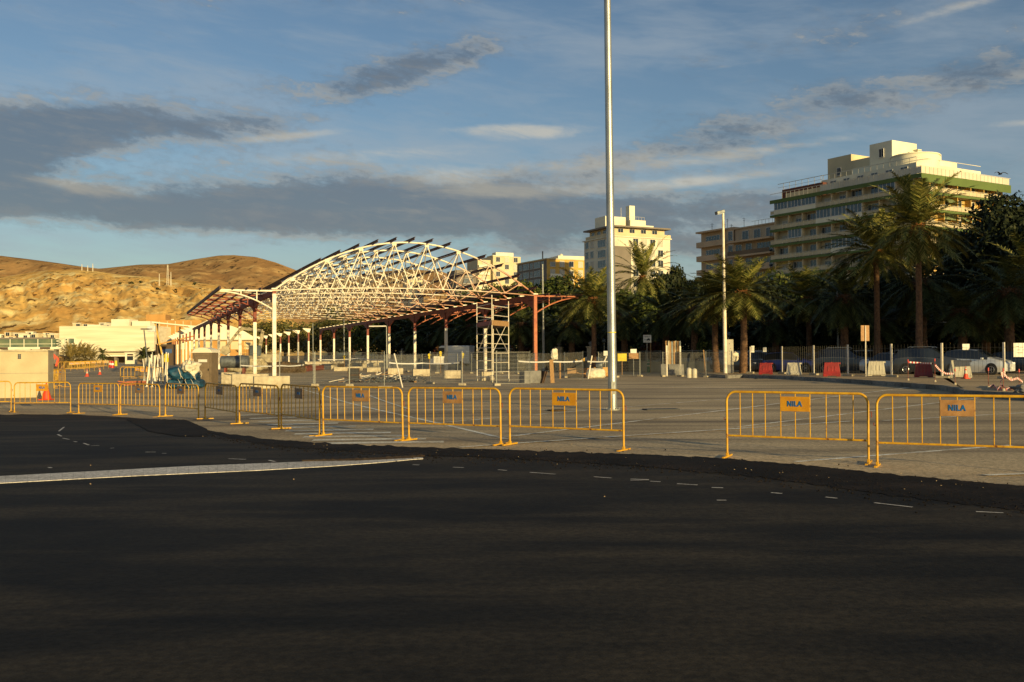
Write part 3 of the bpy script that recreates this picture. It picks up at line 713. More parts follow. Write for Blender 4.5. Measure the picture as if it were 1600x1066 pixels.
for i, px in enumerate((490,515,540,562,585)):
    q = a.lerp(c, (px-478)/120); b = MB(); b.box((0,0,.4),(.9,.5,.8)); o = tag(b.ob('support_block','concrete',bevel=.02), 'cream support block under the long white beam, %s' % ['at its left end','second along','in the middle','fourth along','at its right end'][i], 'concrete block','blocks under the long beam'); o.location = (q.x,q.y,0)
# ================================================================== scaffold tower
p = G(769, 598.5); q = G(795, 596.5); r_ = G(745.5, 596)
t = thing('scaffold_tower', (p.x,p.y,0), 0, 'narrow steel scaffold tower on castors beside the hall frame', 'scaffold tower')
c0 = Vector((0,0,0)); c1 = Vector((q.x-p.x, q.y-p.y, 0)); c2 = Vector((r_.x-p.x, r_.y-p.y, 0)); c3 = c1+c2; TH = W(769, 467, p.y).z
cs = [c0,c1,c3,c2]
for c_ in cs:
    MB().tube([c_+Vector((0,0,.2)), c_+Vector((0,0,TH+(.25 if c_ in (c0,) else 0)))], .032, 8).ob('upright', 'white_steel', t, smooth=True)
    w_ = MB(); w_.lathe([(.10,-.03),(.10,.03)], 14); o = w_.ob('castor', 'white_plastic', t); o.location = c_+Vector((0,0,.1)); o.rotation_euler = (0, pi/2, .4)
b = MB(); z = .7
while z < TH:
    b.tube([c0+Vector((0,0,z)), c1+Vector((0,0,z))], .024, 6)
    b.tube([c2+Vector((0,0,z+.1)), c3+Vector((0,0,z+.1))], .024, 6)
    z += .62
b.ob('rung', 'white_steel', t, smooth=True)
b = MB()
for z in (.35, 2.3, 4.2, TH-.3): b.tube([c0+Vector((0,0,z)), c2+Vector((0,0,z))], .022, 6); b.tube([c1+Vector((0,0,z)), c3+Vector((0,0,z))], .022, 6)
for a_, c_ in ((c0,c1),(c1,c3),(c2,c0)): b.tube([a_+Vector((0,0,1.9)), c_+Vector((0,0,4.2))], .022, 6)
b.ob('brace', 'white_steel', t, smooth=True)
for k, zz in ((0,TH-1.75),): 
    b = MB(); b.add([c0+Vector((0,0,zz)),c1+Vector((0,0,zz)),c3+Vector((0,0,zz)),c2+Vector((0,0,zz)),c0+Vector((0,0,zz+.06)),c1+Vector((0,0,zz+.06)),c3+Vector((0,0,zz+.06)),c2+Vector((0,0,zz+.06))], [(3,2,1,0),(4,5,6,7),(0,1,5,4),(1,2,6,5),(2,3,7,6),(3,0,4,7)]); b.ob('platform', 'wood_dark', t)
    b = MB(); b.bar(c0+Vector((0,-.04,zz+.2)), c1+Vector((0,-.04,zz+.2)), .03, .34); b.ob('toe_board', 'wood', t)
    b = MB(); b.bar(c0+Vector((0,0,zz+.2)), c2+Vector((0,0,zz+.2)), .03, .3); b.ob('toe_board', 'faded_red', t)
# ================================================================== portable toilet
p = G(316.5, 604.5); sc = p.y
t = thing('portable_toilet', (p.x, p.y+.6, 0), -.06, 'brown-grey portable toilet with pale domed roof among the site stores', 'portable toilet')
wd_ = 30*p.y/F/2; hh = W(316, 551, p.y).z
b = MB(); b.box((0,0,hh/2), (wd_*2,1.15,hh)); b.ob('cabin', 'toilet', t, bevel=.03)
b = MB()
for sx_ in (-1, 1): b.box((sx_*wd_*.93,-.59,hh/2), (.09,.04,hh))
b.box((0,-.59,hh*.93),(wd_*1.8,.04,.1)); b.box((0,-.59,.06),(wd_*1.8,.04,.12)); b.ob('corner_trim', 'toilet', t)
d_ = MB(); d_.box((0,-.585,hh*.49), (wd_*1.6,.03,hh*.80)); d_ = d_.ob('door', 'toilet', t, bevel=.01)
b = MB()
for sx_ in (-1, 1): b.box((sx_*wd_*.38,-.61,hh*.27),(wd_*.56,.02,hh*.30)); 
b.box((0,-.61,hh*.70),(wd_*1.35,.02,hh*.26)); b.ob('door_panel', 'toilet', d_, bevel=.01)
MB().box((.05,-.625,hh*.76),(wd_*.95,.012,.16)).ob('sign_strip', 'sign_white', d_)
MB().box((wd_*.7,-.63,hh*.5),(.05,.03,.12)).ob('handle', 'black', d_)
b = MB(); pr = [(-wd_*1.12,0),(wd_*1.12,0),(wd_*1.1,.06)]+[(wd_*1.0*cos(a), .06+.26*sin(a)) for a in [pi*k/10 for k in range(11)]]+[(-wd_*1.1,.06)]
b.prism(pr, -.66, .66); o = b.ob('roof', 'toilet_roof', t, bevel=.02); o.location = (0,0,hh-.02)
b = MB(); b.tube([(-wd_*1.1,.3,.3),(-wd_*1.1,.3,hh)], .05, 8); b.ob('vent_pipe', 'black', t)
# ================================================================== blue wrapped bundles and big bag
def lump(name, r, mt, seed, amp=.25, pinch=0):
    bm = bmesh.new(); bmesh.ops.create_icosphere(bm, subdivisions=4, radius=1)
    for v in bm.verts:
        n_ = noise.fractal(v.co*1.7+Vector((seed,0,0)), 1, 2, 4); k = 1+amp*n_
        c_ = Vector((abs(v.co.x)**.7*(1 if v.co.x > 0 else -1), abs(v.co.y)**.7*(1 if v.co.y > 0 else -1), abs(v.co.z)**.7*(1 if v.co.z > 0 else -1)))
        v.co = Vector((c_.x*r[0]*k, c_.y*r[1]*k, max(-r[2]*.98, c_.z*r[2]*k)))
    me = bpy.data.meshes.new(name); bm.to_mesh(me); bm.free(); me.materials.append(M[mt]); me.polygons.foreach_set('use_smooth', [True]*len(me.polygons))
    o = bpy.data.objects.new(name, me); COL.objects.link(o); return o
def ropes(o, r, seed, n_=2):
    R = random.Random(seed); b = MB()
    for k in range(n_):
        x = r[0]*R.uniform(-.8,.8); pts = []
        for i in range(24):
            a = 2*pi*i/24; f = 1.04
            pts.append((x+.12*sin(a*2+k), r[1]*f*abs(cos(a))**.7*(1 if cos(a) > 0 else -1), r[2]*f*abs(sin(a))**.7*(1 if sin(a) > 0 else -1)))
        b.tube(pts, .013, 5, closed=True)
    for k in range(0):
        cx, cz = R.uniform(-.6,.6)*r[0], R.uniform(-.3,.6)*r[2]; rr = R.uniform(.12,.3)
        b.tube([(cx+rr*cos(a)*1.4, -r[1]*1.08, cz+rr*sin(a)) for a in [2*pi*i/14 for i in range(14)]], .012, 5, closed=True)
    q = b.ob('cord', 'rope', o, smooth=True)
for i, (x0,x1,yt,yb,dy,lb) in enumerate([(266,292,574,592,0,'upper left blue tarpaulin bundle tied with pale cord'),(264,290,592,607,0,'lower left blue tarpaulin bundle tied with pale cord'),(285,308,580,594,.2,'upper right blue tarpaulin bundle under the white bag'),(288,317,592,607,.1,'lower right blue tarpaulin bundle touching the portable toilet')]):
    base = G((x0+x1)/2, 607); k = base.y/F; r = ((x1-x0)*k/2*1.05, .6, (yb-yt)*k/2*1.05)
    o = lump('wrapped_bundle', r, 'tarp_blue', i*5.1, .22); tag(o, lb, 'bundle', 'blue tarpaulin bundles'); o.location = (base.x, base.y+dy, W(300, (yt+yb)/2, base.y).z); ropes(o, r, i)
base = G(300, 607); k = base.y/F
o = lump('bulk_bag', (11*k, .5, 10*k), 'bag_white', 33, .4); tag(o, 'crumpled white bulk bag lying on top of the blue bundles', 'bag'); o.location = (base.x, base.y-.1, W(300, 575, base.y).z); o.rotation_euler = (0,.4,0)
b = MB(); b.tube([(-.2,-.4,.2),(-.15,-.5,.5),(.05,-.5,.55),(.1,-.4,.2)], .03, 6); b.ob('strap', 'bag_white', o)
# ================================================================== cluster of upright poles
R = random.Random(11)
for i in range(20):
    px = 224+i*2.0+R.uniform(-1,1); base = G(px, 596+R.uniform(-2,9)); top = W(px+R.uniform(-5,6), 551+R.uniform(-1,5)+(6 if i < 6 else 0), base.y+R.uniform(-.3,.5))
    b = MB(); b.tube([(0,0,0), Vector((top.x-base.x, top.y-base.y, top.z))], .032 if i % 3 else .045, 7); b.box((0,0,.02),(.14,.14,.03))
    tag(b.ob('fence_post', 'white_steel' if i % 4 else 'galv_dull', smooth=True), 'thin pale pole standing upright in the cluster left of the blue bundles', 'pole', 'upright poles in the cluster left of the blue bundles').location = (base.x, base.y, 0)
base = G(261, 600); b = MB(); z1 = W(261,552,base.y).z; z0 = W(261,567,base.y).z
t = thing('warning_lamp', (base.x, base.y-.2, 0), 0, 'yellow warning lamp on a stake at the right end of the pole cluster', 'warning lamp')
MB().tube([(0,0,0),(0,0,z0)], .03, 6).ob('stake','wood',t); MB().box((0,0,(z0+z1)/2-.12),(.33,.12,.3)).ob('battery_box','hi_yellow',t,bevel=.02)
MB().lathe([(.12,0),(.14,.1),(.10,.24),(.0,.28)],14).ob('lamp_lens','hi_yellow',t,smooth=True).location = (0,0,(z0+z1)/2+.03)
# stored yellow barriers near the poles and along the far road
for i, (px, py, rz, lb) in enumerate([(224,599,.3,'yellow crowd barrier stored behind the pole cluster, nearest the far road'),(216,596,.2,'farther yellow crowd barrier stored behind the pole cluster'),(87,604,1.9,'yellow crowd barrier seen end-on beside the concrete block'),(93,606,1.75,'second yellow crowd barrier seen end-on right of the concrete block'),
      ]):
    p = G(px, py); bar_y((p.x,p.y,gz(p.x,p.y)), rz, lb, 'stored yellow crowd barriers')
for i in range(7):
    px = 112+i*8.5; py = 582-i*1.2; p = G(px, py); 
    bar_y((p.x,p.y,0), .5, 'yellow crowd barrier in the far line along the road, %s from its left end' % ['first','second','third','fourth','fifth','sixth','seventh'][i], 'far line of yellow barriers', 1.2)
# red/orange beam heap by the poles
p = G(205, 603); b = MB(); R = random.Random(5)
for k in range(9): b.bar((R.uniform(-1.2,0),R.uniform(-.4,.4),R.uniform(.1,.6)),(R.uniform(.2,1.3),R.uniform(-.4,.4),R.uniform(.1,.6)),.12)
o = tag(b.ob('girder_pile','oxide_orange'), 'low pile of orange-red steel pieces left of the upright poles', 'scrap pile'); o.location = (p.x,p.y,0); o.scale = (.7,.7,.5)
# ================================================================== scrap heap
p = G(553, 597.5); t = thing('crate', (p.x,p.y,0), .1, 'dark open metal crate at the left of the scrap heap', 'crate')
b = MB(); b.box((0,0,.5),(.75,.7,.9)); b.ob('body','black',t); b = MB()
for z in (.1,.5,.95): b.box((0,-.36,z),(.8,.05,.06))
for x in (-.38,.38): b.box((x,-.36,.5),(.05,.05,.95))
b.ob('frame','wood_dark',t)
p = G(585, 597); R = random.Random(9); b = MB()
for k in range(70):
    x = R.gauss(0,1.1); y = R.uniform(-.7,.7); a = R.uniform(0,3.1); l = R.uniform(.2,.8); z = abs(R.gauss(.05,.25))*math.exp(-(x/1.6)**2)+.03
    b.bar((x-l*cos(a),y-l*.4*sin(a),z),(x+l*cos(a),y+l*.4*sin(a),z+R.uniform(-.02,.35)),R.uniform(.03,.1),.03,mi=R.choice([0,0,1,2]))
tag(b.ob('scrap_heap',['white_steel','wood','metal_grey']), 'tangled heap of light metal and timber scraps on the asphalt', 'scrap heap').location = (p.x,p.y,0)
p = G(618, 598); R = random.Random(19); b = MB()
for k in range(46):
    x = R.gauss(0,1.0); y = R.uniform(-.5,.5); l = R.uniform(.3,.9); z = .04+R.random()*.3
    pts = [(x+l*cos(q)*1.2, y+.2*sin(q), z+.18*sin(q*1.3+k)) for q in [i*.5 for i in range(R.randint(4,10))]]
    b.tube(pts, .022, 5)
tag(b.ob('cable_tangle','metal_grey'), 'grey tangle of bent rods right of the scrap heap', 'scrap heap').location = (p.x,p.y,0)
a = G(627,594.5); c = G(649,598); bar_thing('timber_plank',(a.x,a.y,.12),(c.x,c.y,.06),.08,.06,'wood','yellow timber plank lying right of the grey rods','plank')
for i,(x0,x1,y_) in enumerate([(592,612,607.5)]):
    a = G(x0,y_); c = G(x1,y_); bar_thing('footing_block',(a.x,a.y,.06),(c.x,c.y,.06),.12,.1,'concrete','flat concrete foot lying under the leaning prop','fence foot')
# leaning prop
a = G(629, 606); c = W(616, 553, a.y+1.2); b = MB(); b.tube([(0,0,0),(c.x-a.x,c.y-a.y,c.z)],.04,8); tag(b.ob('leaning_prop','white_steel',smooth=True),'pale steel prop leaning to the left among the mesh fence panels','prop').location = (a.x,a.y,0)
# ================================================================== mesh fence panels
def make_panel(w=3.4, h=2.0, foot=True, bars=False):
    t = thing('site_fence', (0,0,0), 0, '', 'fence panel')
    for x in (-w/2, w/2): MB().tube([(x,0,.05),(x,0,h+.05)], .024 if not bars else .04, 7).ob('post', 'galv_dull' if not bars else 'white_steel', t, smooth=True)
    b = MB(); r = .0038
    if bars:
        n_ = int(w/.17)
        for i in range(1, n_): b.bar((-w/2+w*i/n_,0,.12),(-w/2+w*i/n_,0,h), .007)
        for z in (.15, h-.25, h*.5): b.bar((-w/2,0,z),(w/2,0,z), .012)
        b.ob('mesh', 'bar_metal', t, fix=False)
    else:
        for i in range(1, 26): b.bar((-w/2+w*i/26,0,.1),(-w/2+w*i/26,0,h), r*1.5)
        for i in range(9): b.bar((-w/2,0,.12+(h-.15)*i/8),(w/2,0,.12+(h-.15)*i/8), r*(1.6 if i % 8 else 3.5))
        b.ob('mesh', 'wire', t, fix=False)
    if foot:
        for x in (-w/2,): b = MB(); b.box((x,0,.07),(.62,.24,.14)); b.ob('foot','concrete',t,bevel=.02)
    return t
pan = Once(make_panel); panb = Once(lambda: make_panel(2.7, 2.15, True, True))
ORD = ['first','second','third','fourth','fifth','sixth','seventh','eighth','ninth','tenth','eleventh','twelfth','thirteenth','fourteenth','fifteenth','sixteenth']
def run(pts, f, w0, lab, grp, add=0., gaps=()):
    """panels between successive posts given in pixels (px, foot py)"""
    k = 0
    for i in range(len(pts)-1):
        if i in gaps: continue
        a = G(*pts[i], add); c = G(*pts[i+1], add); d = c-a; L_ = math.hypot(d.x, d.y); m = (a+c)/2
        f((m.x,m.y,add+gz(m.x,m.y)), atan2(d.y,d.x), lab % ORD[k], grp, (L_/w0*.985,1,1)); k += 1
run([(375,602.5),(437,602.8),(492,603.3),(546,603.6),(601,604)], pan, 3.4, 'fine wire mesh fence panel in front of the white columns, %s from the left', 'near wire mesh panels')
run([(608,603.5),(640,597),(672,600),(722,602.5),(776,603),(828.5,602)], pan, 3.4, 'wire mesh fence panel around the scaffold tower, %s from the left', 'mesh panels around the scaffold tower', gaps=(0,1))
run([(882,590),(911,596.5),(935,589),(962,590),(1000,588.5),(1036,589),(1063,588.5),(1103,590),(1137,590.5)], pan, 3.4, 'wire mesh fence panel between the rusty column and the lamp post, %s from the left', 'mesh panels by the park wall', gaps=(1,))
run([(660,583.5),(683,583.5),(715,583.5),(737,583.8),(757,583.8),(783,584),(808,584.3),(835,586),(882,588)], pan, 3.4, 'wire mesh fence panel behind the scaffold tower, %s from the left', 'back row of mesh panels', gaps=())
run([(505,577.5),(520,577.5),(545,577.8),(562,578),(590,579),(615,580),(636,581),(660,582.5)], pan, 3.4, 'far wire mesh panel behind the scrap heap, %s from the left', 'far mesh panels behind the scrap heap')
fp = [(1137,590),(1172,583.6),(1222,584.2),(1271.5,586.3),(1325,588),(1393,589.5),(1472,591),(1569,592),(1660,594)]
run(fp[1:], panb, 2.7, 'tall barred fence panel in front of the parked cars, %s from the left', 'barred fence panels on the pavement', add=PZ)
# barrier tapes (white bands) strung along the fences
def tape(pts, w_, mt, lb, name='barrier_tape', sag=.12):
    b = MB(); P = []
    for a, c in zip(pts[:-1], pts[1:]):
        for i in range(10): q = i/10; p = Vector(a).lerp(Vector(c), q); p.z -= sag*4*q*(1-q); P.append(p)
    P.append(Vector(pts[-1])); o0 = P[0].copy(); vs = []
    for i, p in enumerate(P): 
        k = .3*sin(i*.9); 
        for s_ in (-1, 1): vs.append(p-o0+Vector((0, .02*k*s_, s_*w_/2)))
        for s_ in (1, -1): vs.append(p-o0+Vector((0, .02*k*s_+.004, s_*w_/2)))
    fs = []
    for i in range(len(P)-1):
        for j in range(4): fs.append((i*4+j, i*4+(j+1) % 4, (i+1)*4+(j+1) % 4, (i+1)*4+j))
    b.add(vs, fs); o = b.ob(name, mt); o.location = o0; return tag(o, lb, 'tape')
def WP(px, py, foot, add=0.): 
    Y = G(px, foot, add).y; return W(px, py, Y)
tape([WP(375,571,602),WP(440,571.5,602),WP(475,570,602)], .07, 'tape', 'white tape strung across the foot of the tallest white column', sag=.05)
tape([WP(608,567,604),WP(660,567.5,601),WP(718,567,602)], .07, 'tape', 'white tape strung left of the scaffold tower', sag=.05)
tape([WP(810,564.5,601),WP(860,565,596),WP(911,564,596)], .09, 'tape', 'white tape strung behind the rusty corner column', sag=.05)
tape([WP(918,565,596),WP(952,565,590)], .09, 'tape', 'short white tape reaching the galvanised pole', sag=.02)
tape([WP(497,562,578),WP(560,560,578),WP(620,563,580)], .12, 'tape', 'far white tape behind the scrap heap', sag=.1)
# poles and props standing among the fences
def post(name, px, py, top, r, mt, lb, cat='post', add=0., lean=0., grp=None, sq=False):
    p = G(px, py, add); z = W(px, top, p.y).z-add; b = MB()
    if sq: b.box((lean/2,0,z/2),(r*2,r*2,z)); 
    else: b.tube([(0,0,0),(lean,0,z)], r, 8)
    o = tag(b.ob(name, mt, smooth=not sq), lb, cat, grp); o.location = (p.x,p.y,add); return o
post('stake',1103,589.5,547,.045,'wood','thin leaning timber stake between the bollards and the lamp post',lean=-.18)
post('stake',1016.5,583,534,.05,'wood','timber stake right of the white tow-away sign',lean=.02)
post('stake',1040,588,572,.09,'white_plastic','short white post left of the upright boards') if False else None
post('stake',875,592,566,.07,'wood','brown stake holding a white bag right of the rusty column')
o = lump('hanging_bag', (.28,.15,.42), 'bag_white', 3, .3); pq = G(866,592); o.location = W(866,554,pq.y); tag(o,'small white bag hanging on the mesh fence right of the rusty column','bag')
for i,(x0,y0,x1,y1,lb) in enumerate([(919,592,925,556,'left white prop of the pair leaning beside the galvanised pole'),(931,590,948,557,'right white prop, leaning strongly, beside the galvanised pole')]):
    a = G(x0,y0); c = W(x1,y1,a.y+.4); b = MB(); b.tube([(0,0,0),(c.x-a.x,c.y-a.y,c.z)],.05,7); tag(b.ob('leaning_prop','white_steel',smooth=True),lb,'prop').location = (a.x,a.y,0)
# ochre and white small blocks
def jb(px, py, w_, h, mt, lb, f=None, rz=-.1):
    p = G(px, py); t = make_jersey(mt, w_, h, False); t.location = (p.x,p.y,0); t.rotation_euler = (0,0,rz); tag(t, lb); return t
jb(901,590,1.5,.75,'wood','ochre sloped barrier, left one of the pair left of the galvanised pole')
jb(914,590,1.3,.75,'plate_tan','ochre sloped barrier, right one of the pair left of the galvanised pole')
jb(942,589,1.6,.8,'plate_yellow','yellow barrier touching the left side of the galvanised pole',rz=.1)
jb(1050,587.5,2.0,1.0,'concrete_grey','grey concrete barrier below the upright boards',rz=.1)
o = lump('sandbag',(.75,.4,.42),'bag_white',9,.12); p = G(931.5,591); o.location = (p.x,p.y,.36); tag(o,'fat white sandbag between the ochre and the yellow barrier','sandbag')
o = lump('sandbag',(.3,.25,.3),'metal_grey',19,.12); o.location = (p.x+.3,p.y+.5,1.0); tag(o,'small grey lump sitting on the fat white sandbag','sandbag')
for px,s_,lb in ((1076.5,1.0,'left and larger of two rounded white bollards'),(1085,.93,'right and smaller of two rounded white bollards')):
    p = G(px,590.5); t = thing('bollard',(p.x,p.y,0),0,lb,'bollard','rounded white bollards'); r_ = .21; h = .78*s_
    MB().lathe([(r_,0),(r_,h-.15)]+[(r_*cos(a),h-.15+.17*sin(a)) for a in [pi/2*k/5 for k in range(1,6)]],18).ob('body','white_plastic',t,smooth=True)
    MB().lathe([(r_+.005,.2),(r_+.005,.26)],18).ob('band','concrete',t)
# upright boards bundle
p = G(1052,586); t = thing('board_stack',(p.x,p.y,0),.05,'stack of tall upright timber boards standing on the grey barrier','boards')
R = random.Random(2); z1 = W(1052,533,p.y).z; wpx = 24*p.y/F
for k in range(8):
    x = -wpx/2+wpx*(k+.5)/8; MB().box((x,R.uniform(-.1,.1),(z1+.1)/2),(wpx/8*.8,.12,z1-.1+R.uniform(-.06,.04)),ry=R.uniform(-.01,.01)).ob('board',['wood','concrete','wood','metal_grey'][k % 4],t)
post('white_post',1042,588,540,.06,'white_steel','white square post with pointed foot left of the upright boards',sq=True)
post('white_post',1063,588,541,.06,'white_steel','white square post right of the upright boards',sq=True)
post('white_post',985,588,553,.05,'white_steel','white post on a concrete foot left of the tan notice boards',sq=True) if False else None
# ================================================================== signs
def board(name, x0,y0,x1,y1, foot, mt, lb, add=0., cat='sign', pole=True, th=.03, marks_=None, back=False, polecol='galv_dull', px_pole=None, dy=0.):
    p = G(px_pole or (x0+x1)/2, foot, add); Y = p.y; A = W(x0,y1,Y); B_ = W(x1,y0,Y); t = thing(name,(p.x,Y+dy,add),0,lb,cat)
    cx_ = (A.x+B_.x)/2-p.x; cz = (A.z+B_.z)/2-add; w_ = B_.x-A.x; h = B_.z-A.z
    pl = MB().box((cx_,-.05 if not back else .05,cz),(w_,th,h)).ob('board',mt,t,bevel=.008)
    if pole: MB().tube([(0,0,0),(0,0,B_.z-add-.02)],.035,8).ob('post',polecol,t,smooth=True)
    if marks_:
        b = MB()
        for (u,v,du,dv) in marks_: b.box((cx_+(u-.5)*w_, -.05-th/2-.003, cz+(.5-v)*h),(du*w_,.006,dv*h))
        b.ob('lettering','black',pl)
    return t
board('parking_sign',1005,523.5,1017.5,535.5,584,'sign_white','white square parking notice with car pictogram on a thin post',marks_=[(.35,.16,.5,.045),(.8,.16,.16,.045),(.3,.26,.2,.04),(.55,.26,.22,.04),(.62,.62,.42,.12),(.66,.52,.24,.12),(.2,.62,.09,.1),(.3,.62,.14,.03),(.5,.71,.08,.08),(.76,.71,.08,.08),(.6,.86,.12,.03)])
board('notice_board',965,552.5,979,564.5,586,'hi_yellow','bright yellow notice board right of the galvanised pole',polecol='wood')
board('notice_board',982.5,552,997.5,561,588,'plate_tan','wide tan notice board under the small white one')
board('notice_board',985,545.5,994.5,552,589,'sign_white','small white notice board above the wide tan board',pole=False)
board('notice_board',943,548.5,949.5,556,589,'sign_white','small white notice board left of the galvanised pole')
board('notice_board',677.5,556.5,694,568.5,583,'sign_white','plain white notice board between two white columns')
board('road_sign',1345.5,508.5,1358.5,533,588.5,'plate_tan','back of a tall rectangular road sign on a pale post on the pavement',add=PZ,back=True,polecol='white_steel',px_pole=1353)
board('notice_board',1173,540.5,1178,551,583,'sign_white','small white notice on the fence post nearest the dark car',add=PZ,pole=False,dy=-.1)
board('notice_board',1192.5,543,1198,550,583,'sign_white','small white notice above the white car',add=PZ,pole=False,dy=.1)
board('notice_board',1502,537.5,1513,547,591,'sign_white','tilted white notice board above the white hatchback roof',add=PZ,pole=False,dy=-.1)
board('notice_board',1581,536,1612,558,592,'sign_white','large pale notice panel with faded lettering at the right edge',add=PZ,pole=False,dy=-.15,marks_=[(.2,.25,.12,.03),(.4,.3,.14,.03),(.7,.3,.2,.03),(.25,.5,.2,.03),(.6,.5,.3,.03),(.3,.7,.3,.03),(.7,.72,.2,.03)])
def lampdisc(px,py,foot,lb,mt='hi_yellow'):
    p = G(px,foot); c = W(px,py,p.y); t = thing('warning_lamp',(p.x,p.y,0),0,lb,'warning lamp'); MB().tube([(0,0,0),(0,0,c.z-.1)],.03,6).ob('stake','wood',t); MB().box((0,0,c.z-.2),(.2,.1,.25)).ob('battery_box',mt,t,bevel=.02)
    MB().tube([(0,-.06,c.z+.08),(0,.06,c.z+.08)],.16,14).ob('lamp_lens',mt,t)
lampdisc(688.5,552.5,583,'round yellow warning lamp above the plain white notice board')
lampdisc(723,555,583.5,'small yellow warning lamp left of the scaffold tower')
lampdisc(671,556,583.5,'small yellow warning lamp left of the plain white notice board')
lampdisc(538,558,578,'yellow warning lamp behind the yellow sheet near the columns')
board('yellow_sheet',522,565,539,573.5,576.5,'plate_yellow','yellow plastic sheet panel at the foot of a white column',pole=False,cat='panel')
post('mirror_post',627,576,548,.05,'galv_dull','thin post with round red-rimmed disc behind the leaning prop')
# red-white tape stakes
TK = 'thin stakes with red and white tape on the pavement'
for px,foot,top,lb in [(1419,594.5,565,'thin stake left of the faded red barrier'),(1461,597,564,'thin stake right of the faded red barrier'),(1492.5,601.5,580,'short taped stake in front of the white barrier'),(1544.5,607,579,'thin stake with a red-topped cap, right of the striped cone'),(1568,611,580,'thin stake in the middle of the fallen tape'),(1592.5,606,581,'thin stake nearest the right edge of the photo')]:
    p = G(px,foot,PZ); z = W(px,top,p.y).z-PZ; t = thing('tape_stake',(p.x,p.y,PZ),0,lb,'stake',TK); MB().tube([(0,0,0),(0,0,z)],.014,6).ob('rod','oxide',t); MB().tube([(0,0,z-.02),(0,0,z+.12)],.03,8).ob('cap','tape_red',t); MB().lathe([(.07,0),(.05,.1)],10).ob('base','concrete',t)
def rwtape(pts, lb, add=PZ, w_=.09):
    t = thing('striped_tape', pts[0], 0, lb, 'tape'); o0 = Vector(pts[0]); P = []
    for a, c in zip(pts[:-1], pts[1:]):
        for i in range(8): P.append(Vector(a).lerp(Vector(c), i/8))
    P.append(Vector(pts[-1]))
    b = MB()
    for i in range(len(P)-1):
        a = P[i]-o0; c = P[i+1]-o0; b.bar(a, c, .012, w_, mi=i % 2)
    b.ob('band', ['tape_red','tape'], t)
def wp(px,py,foot): Y = G(px,foot,PZ).y; return W(px,py,Y)
rwtape([wp(1419,566,595),wp(1440,567.5,595),wp(1455,568,597)],'red and white tape stretched above the faded red barrier')
rwtape([wp(1461,570,597),wp(1468,578,597),wp(1478,584,597),wp(1490,584,597)],'sagging red and white tape in front of the white barrier')
rwtape([wp(1567,580,611),wp(1571,588,611),wp(1580,594,610),wp(1590,591,607),wp(1598,597,606)],'red and white tape drooping between the two rightmost stakes')
def gz2(px,py): p = G(px,py,PZ); return Vector((p.x,p.y,PZ+.06))
rwtape([gz2(1546,607),gz2(1552,603.5),gz2(1559,611),gz2(1566,604),gz2(1572,611),gz2(1580,608.5),gz2(1587,611)],'red and white tape lying crumpled on the pavement')
rwtape([wp(1565,607,611),wp(1563,598,610),wp(1567,590,611),wp(1565,582,611)],'red and white tape twisted around the middle stake', w_=.07)
o = lump('rubble_pile',(.35,.3,.18),'concrete_grey',3,.5); p = G(1598,614,PZ); o.location = (p.x,p.y,PZ+.12); tag(o,'small grey heap of rubble at the right end of the kerb','rubble')
# ================================================================== lamp posts
def lamp(px, foot, top, r, lb, head='flood', mt='white_steel', add=0., Y=None):
    p = G(px,foot,add) if Y is None else Vector((XY(px,Y),Y,add)); z = W(px,top,p.y).z-add; t = thing('street_lamp',(p.x,p.y,add),0,lb,'street lamp'); t.rotation_euler = (0,radians(-.4),0)
    MB().tube([(0,0,0),(0,0,z*.42),(0,0,z*.421),(0,0,z)],[r*1.15,r*1.1,r*.85,r*.7],12).ob('pole',mt,t,smooth=True)
    MB().lathe([(r*2,0),(r*2,.04),(r*1.3,.1)],12).ob('base',mt,t)
    if head == 'flood':
        b = MB(); b.box((-.28,-.1,z+.05),(.75,.45,.28),ry=-.25,rz=.3); b.ob('lamp_head','metal_grey',t,bevel=.04); b = MB(); b.box((-.3,-.14,z-.10),(.6,.34,.03),ry=-.25,rz=.3); b.ob('lamp_glass','lens',t)
    elif head == 'arm':
        b = MB(); b.box((-.9,0,z-.05),(1.7,.3,.12)); b.ob('lamp_head','white_paint',t,bevel=.03)
    elif head == 'curve':
        b = MB(); b.tube([(0,0,z),(-.2,0,z+.5),(-.7,0,z+.8),(-1.3,0,z+.85)],.05,6); b.ob('arm',mt,t,smooth=True); b = MB(); b.box((-1.6,0,z+.84),(.7,.25,.12)); b.ob('lamp_head',mt,t)
    elif head == 'globe':
        b = MB(); b.ball((0,0,z+.25),.28,14,10); b.ob('globe','glass_win',t,smooth=True)
    return t
lamp(1133.5,588,333,.14,'tall cream lamp post with tilted floodlight, beside the white pillar',add=0)
lamp(849.5,0,413,.13,'slender grey lamp post behind the right end of the steel frame','none','galv_dull',Y=112)
lamp(604.5,0,509,.07,'grey post with flat white lamp arm pointing left, between the columns','arm','galv_dull',Y=100)
lamp(489.5,0,505,.03,'thin grey post in front of the farther white columns','none','galv_dull',Y=66)
lamp(538,0,498,.09,'thin dark lamp post rising against the palms under the roof','none','galv_dull',Y=150)
lamp(466,0,524,.07,'small curved street lamp behind the farther columns','curve','galv_dull',Y=150)
lamp(1310,0,455,.10,'thin grey lamp post among the palm trunks','none','galv_dull',Y=96)
lamp(1492,0,503,.08,'thin lamp post in the shade behind the dark estate car','arm','galv_dull',Y=98)
lamp(1139,0,527,.06,'park lamp with round globe on top of the pillar','globe','galv_dull',Y=100)
lamp(944.5,0,536,.06,'park lamp with round globe above the wall left of the galvanised pole','globe','galv_dull',Y=112)
p = G(1140.5,587.5); b = MB(); z = W(1140,530.5,p.y).z
t = thing('service_pillar',(p.x,p.y,0),-.1,'white rectangular service pillar standing beside the tall cream lamp post','pillar'); wq = 10.5*p.y/F
